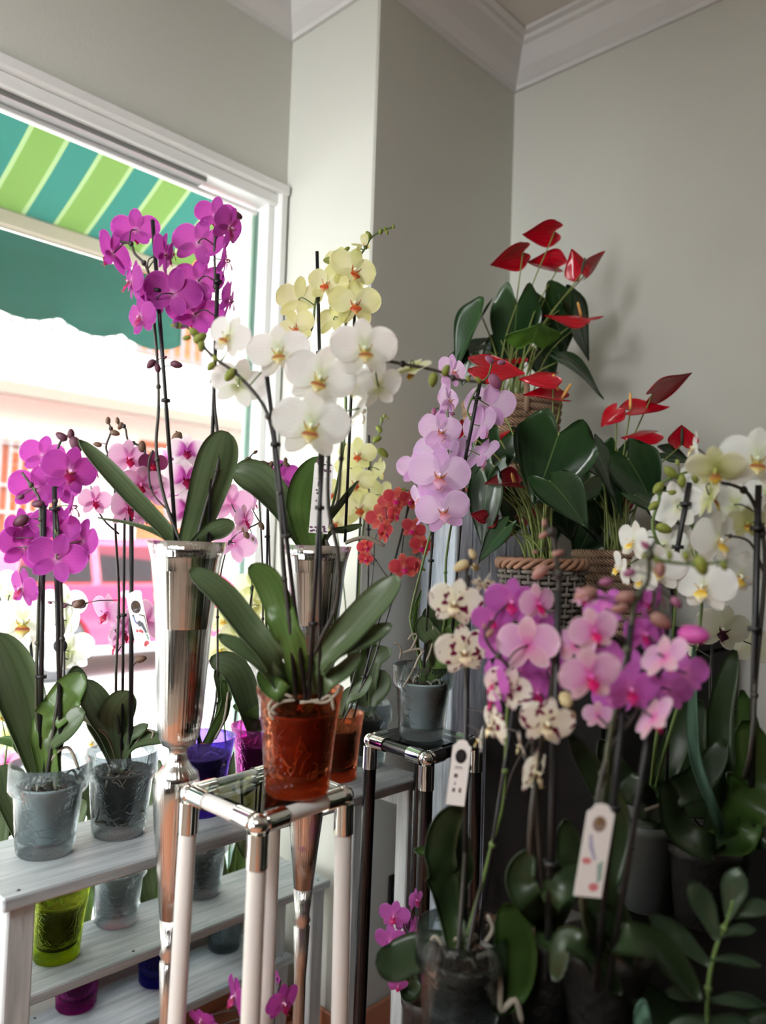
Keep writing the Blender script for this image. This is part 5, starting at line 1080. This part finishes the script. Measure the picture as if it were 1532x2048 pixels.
o.aroot([(955, 1915, -.06), (985, 1908, -.07), (1000, 1960, -.07), (1002, 2020, -.07), (1030, 2000, -.07), (1045, 2048, -.07)], .0046); o.aroot([(960, 1900), (985, 1860), (975, 1830)], .0036); o.roots(7, .05, 71)

bL = tb(1090, 2046); oL = o = Orchid('lilac pink orchid with deep pink lips left of the foreground group', bL, 'pinkmag', 1.0, budm='beige', stemm=M_stemd)
plain_pot(o.root, bL)
o.stem([(1060, 1700), (1080, 1500), (1104, 1370), (1110, 1280), (1118, 1180), (1112, 1110), (1105, 1070), (1090, 1048)], .0046); o.stem([(1080, 1720), (1060, 1440), (1020, 1340), (985, 1300), (970, 1275)], .003)
o.stake((1117, 1180), (1095, 1960), .0048, (.7,))
o.fl([(1022, 1204, 104, 14, 4, 4, None, .06), (985, 1240, 82, 6, 6, 0, None, .06), (1076, 1208, 88, 42, 4, -6, 'blush', .03), (1056, 1290, 124, 168, 4, 4, 'blush', -.02), (1000, 1286, 90, 150, 4, 0, None, .04), (990, 1360, 100, -60, 8, 4, None, .02), (1076, 1250, 80, 20, 10, 0, None, .06), (1075, 1385, 90, 10, 8, 0, None, .04), (1040, 1345, 96, 160, 6, 0, None, .03), (985, 1400, 80, -80, 20, 10, None, .02), (1100, 1335, 90, 150, 6, 10, None, .05)])
o.buds([(1081, 1144, 34), (1116, 1106, 22), (1089, 1046, 15), (1087, 1070, 18), (980, 1266, 18), (968, 1252, 10), (1070, 1104, 10)])
o.leaf([(1100, 1800), (1160, 1760), (1230, 1840), (1265, 1930)], 70, tw=-20); o.leaf([(1070, 1820), (1040, 1760), (1060, 1700)], 60, tw=10); o.leaf([(1110, 1830), (1140, 1720), (1130, 1640)], 60, tw=0, dd=.08); o.leaf([(1100, 1880), (1170, 1900), (1240, 1990)], 60, tw=-30)
bL2 = tb(1208, 2094); o = Orchid('pink orchid with magenta lips and fat beige buds, centre of the foreground group', bL2, 'blush', .92, budm='beige', stemm=M_stemd)
plain_pot(o.root, bL2, .062)
o.stem([(1165, 1800), (1205, 1600), (1216, 1500), (1232, 1420), (1250, 1330), (1262, 1260), (1272, 1200), (1296, 1160), (1298, 1110), (1312, 1080)], .0042, m=M_stem); o.stem([(1296, 1112), (1340, 1124), (1400, 1128), (1455, 1122)], .0026, False, m=M_stemg); o.stem([(1190, 1700), (1212, 1520), (1262, 1440), (1310, 1370), (1330, 1300)], .0034)
o.stake((1262, 1250), (1190, 1980), .0042, (.2, .5)); o.stake((1325, 1290), (1215, 1980), .0036)
o.fl([(1188, 1262, 100, 22, 6, -14, None, -.03), (1180, 1352, 124, 26, 6, -8, None, -.04), (1212, 1218, 90, 150, 6, 30, 'pinkmag', .03), (1288, 1268, 92, 40, 6, 10, 'pinkmag', .03), (1374, 1346, 92, 150, 6, 10, 'pinkmag', .0), (1330, 1316, 104, 130, 30, 30, None, -.04), (1262, 1378, 112, 18, 8, 0, 'pinkmag', .0), (1308, 1436, 104, 120, 30, 40, None, -.04), (1232, 1330, 104, 160, 6, 10, 'pinkmag', .04), (1166, 1196, 70, 150, 20, 10, None, -.02, 1), (1290, 1202, 70, 60, 6, 0, 'pinkmag', .06), (1320, 1198, 60, 80, 6, 20, 'pinkmag', .06), (1225, 1400, 90, 150, 6, 0, 'pinkmag', .05), (1150, 1290, 84, 160, 6, 0, None, .05), (1340, 1380, 90, 160, 10, 0, 'pinkmag', .05), (1196, 1432, 60, 170, 20, 0, None, .04)])
o.buds([(1388, 1270, 54, -.03)], 'magenta'); o.buds([(1250, 1194, 36), (1322, 1242, 40), (1172, 1188, 40), (1320, 1140, 28), (1240, 1215, 30)], 'beige'); o.buds([(1353, 1205, 24), (1212, 1164, 24), (1258, 1146, 22), (1290, 1090, 18)], 'mauve'); o.buds([(1289, 1112, 13), (1312, 1118, 14), (1339, 1109, 16), (1371, 1111, 18), (1402, 1131, 36), (1448, 1132, 18)], 'green')
o.leaf([(1190, 1820), (1230, 1640), (1140, 1470)], 70, tw=10, dd=.1); o.leaf([(1240, 1880), (1320, 1900), (1400, 2000)], 70, tw=-30); o.leaf([(1180, 1900), (1130, 1880), (1110, 1960)], 50, tw=20)
bM = atz(1290, 1806, ZT) + V((0, 0, .163)); o = Orchid('white orchid with yellow-marked lips in the grey pot on the low table', bM, 'purew', 1.24, stemm=M_stemg)
plain_pot(o.root, bM, .072, .163, mat('dim_grey_pot', (112, 116, 114), .6, noise=.1, nscale=30))
o.stem([(1310, 1500), (1340, 1300), (1348, 1160), (1306, 1060), (1318, 1000), (1320, 970), (1345, 955), (1385, 940)], .0034); o.stem([(1330, 1500), (1400, 1250), (1392, 1100), (1378, 1020)], .003)
o.stake((1379, 965), (1340, 1180), .0042, (.2, .6)); o.stake((1345, 1150), (1330, 1660), .003)
o.fl([(1266, 1082, 88, -48, 2, 10, None, -.02), (1240, 1138, 70, -70, 10, 60, None, 0), (1356, 1015, 112, 150, 4, 10), (1317, 1138, 104, -10, 6, 0), (1284, 1160, 70, -50, 10, 20), (1408, 1172, 124, -24, 6, 4, None, -.04), (1436, 1080, 130, 48, 4, 0, None, -.05), (1480, 1150, 104, 30, 24, 10, None, -.03), (1330, 1090, 90, 160, 6, 0, None, .03), (1384, 1100, 96, 160, 6, 0, None, .04)])
o.buds([(1340, 944, 26), (1363, 962, 24), (1316, 976, 24), (1307, 1012, 21), (1328, 1057, 28), (1390, 958, 16), (1345, 985, 14), (1355, 925, 12)])
o.leaf([(1330, 1600), (1400, 1560), (1450, 1480)], 60, tw=-10); o.leaf([(1290, 1600), (1240, 1560), (1200, 1480)], 60, tw=10); o.leaf([(1310, 1590), (1360, 1460), (1362, 1380)], 54, tw=0, dd=.1); o.aroot([(1290, 1620), (1320, 1610), (1345, 1600)], .003)
bM2 = atz(1405, 1840, ZT) + V((0, 0, .14)); o = Orchid('greenish white orchid at the right edge with flowers nodding on an arched stem', bM2, 'paleg', 1.16, stemm=M_stemd)
plain_pot(o.root, bM2, .065, .14, M_dpot)
o.stem([(1490, 1550), (1512, 1350), (1530, 1130), (1518, 1040), (1498, 990), (1470, 972), (1440, 965)], .004); o.stake((1517, 970), (1500, 1690), .0048, (.12, .4)); o.stem([(1530, 1150), (1500, 1085), (1450, 1070)], .0024, False)
o.fl([(1432, 938, 110, -12, 46, 4, None, -.03), (1514, 918, 140, 10, 2, 4, 'white', -.04), (1390, 895, 72, -82, 0, 6, 'purew', .02), (1422, 992, 110, 100, 10, 10, None, -.01), (1495, 1046, 76, 6, 4, 0, None, .04), (1470, 1010, 110, 160, 6, 0, 'white', .06), (1545, 1040, 110, 160, 4, 0, 'white', .03), (1400, 960, 90, 150, 6, 0, 'purew', .06), (1530, 990, 90, 160, 0, 0, 'white', .05)])
o.leaf([(1480, 1640), (1520, 1560), (1490, 1440)], 90, G_shadedb, tw=5, fold=.15); o.leaf([(1480, 1690), (1500, 1620), (1456, 1545)], 46, G_shadedb, tw=-10); o.leaf([(1440, 1600), (1440, 1430), (1470, 1300)], 54, tw=0, dd=.12); o.leaf([(1470, 1600), (1500, 1500), (1484, 1380)], 50, G_shadedb, tw=0, dd=.1); o.leaf([(1500, 1680), (1540, 1660), (1550, 1700)], 50, tw=0)
o.leaf([(1430, 1700), (1360, 1660), (1330, 1560)], 60, tw=10, dd=.05); o.leaf([(1440, 1660), (1388, 1500), (1388, 1290)], 22, leafy('bluegreen_leaf', [(0, (70, 104, 84)), (1, (76, 110, 92))], .15, .4), tw=0, dd=.06)
bM3 = tb(1440, 1790); o = Orchid('white orchid with a dark purple lip at the right edge behind the foreground stems', bM3, 'darklip', 1.5, budm='mauve', stemm=M_stemd)
plain_pot(o.root, bM3, .06, .14, M_dpot)
o.stem([(1430, 1560), (1420, 1400), (1424, 1300), (1440, 1250)], .003); o.stem([(1390, 1640), (1398, 1540), (1418, 1440), (1424, 1420)], .002); o.stake((1424, 1290), (1420, 1660), .003)
o.fl([(1446, 1258, 104, 14, 4, 14), (1508, 1290, 90, 160, 4, 0, None, .03), (1380, 1290, 60, 120, 10, 0, None, .04)]); o.buds([(1392, 1526, 18), (1402, 1462, 16), (1410, 1466, 12), (1424, 1420, 10)], 'magenta')
o.leaf([(1420, 1600), (1380, 1500), (1400, 1400)], 60, tw=10); o.leaf([(1450, 1600), (1480, 1480), (1470, 1420)], 56, tw=-10); o.leaf([(1430, 1620), (1330, 1620), (1250, 1700)], 60, tw=30)
# small magenta orchid low behind the spotted orchid
bN = P(860, 1990, 1.42); st = thing('wooden_stool', 'low dark stool behind the spotted orchid', 'stool', (bN.x, bN.y, 0))
MB().bbox((bN.x - .08, bN.y - .08, bN.z - .145), (bN.x + .08, bN.y + .08, bN.z - .121), .004).build('stool_top', M_darkw, st, smooth=False)
for i in (-1, 1):
    for j in (-1, 1): MB().bbox((bN.x + i * .065 - .012, bN.y + j * .065 - .012, 0), (bN.x + i * .065 + .012, bN.y + j * .065 + .012, bN.z - .1455), .002).build('leg', M_darkw, st, smooth=False)
o = Orchid('small magenta orchid low between the black stand and the spotted orchid', bN, 'pinkmag', 1.38, budm='magenta', stemm=M_stemd); plain_pot(o.root, bN, .05, .12, M_dpot)
o.stem([(826, 1960), (816, 1890), (820, 1840), (832, 1790)], .0024); o.stake((812, 1850), (850, 2000), .002)
o.fl([(788, 1832, 62, -10, 4, 10), (832, 1800, 46, 60, 4), (782, 1882, 70, -24, 10), (830, 1862, 60, 70, 10), (808, 1846, 50, 150, 4), (796, 1972, 40, 10, 20), (845, 1890, 44, 100, 10, 0, 'spotted')])
o.leaf([(840, 1960), (820, 1985), (800, 1980)], 36, tw=20); o.leaf([(870, 1960), (890, 1930), (885, 1900)], 36, tw=0)
# magenta orchid in front of the bench, under the white stand
bQ = V((.834, 1.03, .42)); o = Orchid('small purple orchid on a floor stool seen between the white stand legs', bQ, 'purple', 1.29, budm='plum', stemm=M_stemd); plain_pot(o.root, bQ, .042, .11, M_gpot)
o.stem([(530, 2120), (508, 2040), (500, 1985), (494, 1960)], .0024); o.stem([(540, 2100), (552, 2010), (562, 1960)], .002)
o.fl([(470, 1992, 84, -62, 4, 8), (567, 2006, 78, 40, 6), (556, 1956, 30, 100, 4), (402, 2040, 56, -30, 20), (420, 2062, 70, -50, 8)]); o.leaf([(510, 2190), (470, 2150), (440, 2140)], 50, tw=20); o.leaf([(560, 2190), (590, 2150), (610, 2150)], 50, tw=-20)
st = thing('wooden_stool', 'floor stool below the small purple orchid under the white stand', 'stool', (bQ.x, bQ.y, 0)); MB().bbox((bQ.x - .055, bQ.y - .055, bQ.z - .131), (bQ.x + .055, bQ.y + .055, bQ.z - .1105), .004).build('stool_top', M_darkw, st, smooth=False)
for i in (-1, 1):
    for j in (-1, 1): MB().bbox((bQ.x + i * .04 - .01, bQ.y + j * .04 - .01, 0), (bQ.x + i * .04 + .01, bQ.y + j * .04 + .01, bQ.z - .1315), .002).build('leg', M_darkw, st, smooth=False)
# feather-leaved plant, bottom right corner
bZ = P(1425, 2190, .98); z = Orchid('dark plant with paired pointed leaflets in the bottom right corner', bZ, 'paleg', .98, name='leafy_plant', cat='plant'); plain_pot(z.root, bZ, .05, max(.05, bZ.z - ZT))
z.stem([(1416, 2060), (1418, 1960), (1434, 1890), (1456, 1838), (1466, 1800)], .0034, m=M_stemg)
M_zz = leafy('zz_leaf', [(0, (54, 70, 50)), (1, (46, 62, 44))], .12, .3)
for a_, e_, w_ in (((1434, 1880), (1383, 1762), 46), ((1456, 1838), (1480, 1735), 50), ((1460, 1832), (1545, 1812), 34), ((1440, 1872), (1510, 1860), 22), ((1418, 1930), (1298, 1832), 44), ((1420, 1918), (1520, 1932), 18), ((1418, 1998), (1330, 1985), 30), ((1418, 2000), (1530, 2010), 26), ((1417, 2040), (1330, 2075), 40), ((1417, 2040), (1520, 2080), 46)):
    m_ = ((a_[0] + e_[0]) / 2, (a_[1] + e_[1]) / 2 - 6); strap(z.root, [z.pt(a_), z.pt(m_), z.pt(e_)], z.px(w_), M_zz, R.uniform(-20, 20), .2, 'leaflet', .8, base=.25)
for px_, py_, e_, w_, lab in ((1300, 2200, [(1330, 2100), (1420, 2010), (1530, 1990)], 110, 0), (1300, 2200, [(1300, 2090), (1300, 2030), (1330, 1980)], 46, 1)): pass
z.leaf([(1380, 2120, .05), (1340, 2040, .06), (1240, 1960, .06)], 80, tw=20); z.leaf([(1460, 2120, .04), (1520, 2060, .05), (1570, 2050, .05)], 70, tw=-20); z.leaf([(1340, 2120, -.04), (1290, 2060, -.05), (1285, 2000, -.05)], 34, leafy('bluegreen_leaf', [(0, (70, 104, 84))], .15), tw=0)

# ================================================================== plant tags
def tagcard(label, c, w, h, tilt, turn, prints, hole=False):
    """Printed plant label on thin card: outline with rounded shoulder, prints = (name, points in card units, colour)."""
    M = Matrix((RT, UP, -FWD)).transposed() @ Matrix.Rotation(math.radians(turn), 3, 'Y') @ Matrix.Rotation(math.radians(tilt), 3, 'Z')
    o_ = thing('plant_tag', label, 'tag', c); q = lambda x, y, z=0: c + M @ V((x * w / 2, y * h / 2, z))
    out = [(-1, -1), (1, -1), (1, .80), (.7, .86), (.45, .97), (0, 1), (-.45, .97), (-.7, .86), (-1, .80)]; n = len(out)
    mb = MB(); mb.add([q(x, y, .0003) for x, y in out] + [q(x, y, -.0003) for x, y in out], [tuple(range(n)), tuple(range(2 * n - 1, n - 1, -1))] + [(i, n + i, n + (i + 1) % n, (i + 1) % n) for i in range(n)])
    mb.build('card', mat('tag_card', (238, 238, 235), .6), o_, smooth=False)
    for nm, shapes, col in prints:
        mb = MB()
        for sh in shapes: mb.add([q(x, y, .0006) for x, y in sh], [tuple(range(len(sh)))])
        mb.build(nm, mat('print_%d_%d_%d' % col, col, .6), o_, smooth=False)
    return o_, q, M
def disc(x, y, rx, ry, n=16): return [(x + rx * math.cos(6.283 * i / n), y + ry * math.sin(6.283 * i / n)) for i in range(n)]
def bar(x0, y0, x1, y1): return [(x0, y0), (x1, y0), (x1, y1), (x0, y1)]
crest = [('oval_badge', [disc(0, .46, .62, .22, 24)], (58, 44, 40))]
gold = [('gold_crest', [[(-.3, .46), (-.36, .54), (-.22, .58), (0, .66), (.22, .58), (.36, .54), (.3, .46), (.1, .42), (-.1, .42)]], (222, 176, 74)), ('badge_lettering', [bar(-.34 + .17 * i, .33, -.24 + .17 * i, .40) for i in range(5)] + [bar(-.3, .29, .3, .302)], (206, 204, 200))]
bird = [('crane_blue', [[(-.62, .16), (-.5, .19), (-.42, .12), (-.36, 0), (-.2, -.1), (-.3, -.14), (-.5, -.04)]], (120, 136, 186)), ('crane_body', [[(-.3, -.08), (.1, -.02), (.45, -.12), (.3, -.22), (0, -.24)], disc(-.56, .18, .14, .03), [(.1, -.1), (.5, -.12), (.8, -.46), (.6, -.5), (.3, -.28)]], (92, 98, 104)), ('branch_print', [[(.2, .2), (.9, .12), (.94, -.5), (.86, -.5), (.8, .08), (.2, .16)]], (110, 104, 92)), ('flower_print', [disc(-.4, -.36, .16, .05), disc(0, -.38, .2, .05), disc(.2, -.42, .14, .05), disc(.5, -.82, .3, .07), disc(.3, -.88, .2, .06)], (208, 92, 100)), ('leaf_print', [[(.6, -.5), (.8, -.55), (.9, -.75), (.7, -.7)]], (128, 170, 152))]
tagcard('white plant tag with gold crest and crane print beside the pale pink orchid', P(277, 1240, 1.50), .030, .112, 11, 0, crest + [(n, s, c) for n, s, c in gold] + bird)
tagcard('blurred white plant tag with gold crest hanging on the foreground pink orchid stem', P(1190, 1700, .90), .034, .108, -10, 10, [('oval_badge', [disc(0, .56, .5, .17, 24)], (150, 130, 120))] + [('gold_crest', [disc(.05, .62, .3, .09)], (222, 180, 96)), ('crane_blue', [[(-.6, .3), (-.4, .34), (-.2, .1), (.2, -.2), (0, -.22), (-.5, .06)]], (176, 180, 206)), ('flower_print', [disc(-.5, -.24, .35, .07), disc(.3, -.78, .36, .09)], (214, 130, 136)), ('leaf_print', [[(.3, -.3), (.7, -.2), (.8, -.6), (.5, -.7)]], (150, 180, 168))])
dm = []
rr = random.Random(4)
for i in range(40):
    x, y = rr.uniform(-.85, .85), rr.choice([rr.uniform(.55, .92), rr.uniform(-.98, -.82)]); dm.append(disc(x, y, rr.uniform(.08, .2), rr.uniform(.015, .04), 7))
ico = [[(-.5, .22), (-.2, .22), (-.2, .26), (-.4, .26), (-.4, .3), (-.2, .3), (-.2, .34), (-.5, .34)], disc(-.55, .12, .1, .025), disc(-.42, .04, .14, .035), bar(-.5, .10, .0, .115), disc(-.5, -.16, .07, .03), bar(-.5, -.1, -.1, -.095), bar(-.7, .42, .7, .426), bar(.1, -.6, .14, -.2)]
tagcard('plant tag with purple damask borders and care symbols in the yellow orchid', P(643, 990, 1.50), .037, .148, -5, 0, [('damask_print', dm, (104, 62, 92)), ('care_symbols', ico, (96, 76, 86))])
ring = [[(.62 * math.cos(a), .5 + .22 * math.sin(a)) for a in [6.283 * i / 20 for i in range(20)]]]
tagcard('grey-pink plant tag with a black ring emblem on the spotted orchid stake', P(918, 1545, 1.10), .026, .093, -7, 0, [('black_ring', ring, (24, 22, 24)), ('ring_centre', [disc(-.1, .5, .36, .13)], (74, 78, 78)), ('care_symbols', [bar(-.6, .1, .4, .112), bar(-.5, .15, .3, .18), bar(-.5, -.16, -.1, -.04), [(-.4, -.38), (-.3, -.26), (-.2, -.38)], bar(-.5, -.6, -.2, -.48), bar(.2, -.6, .45, -.46)], (96, 76, 82))])
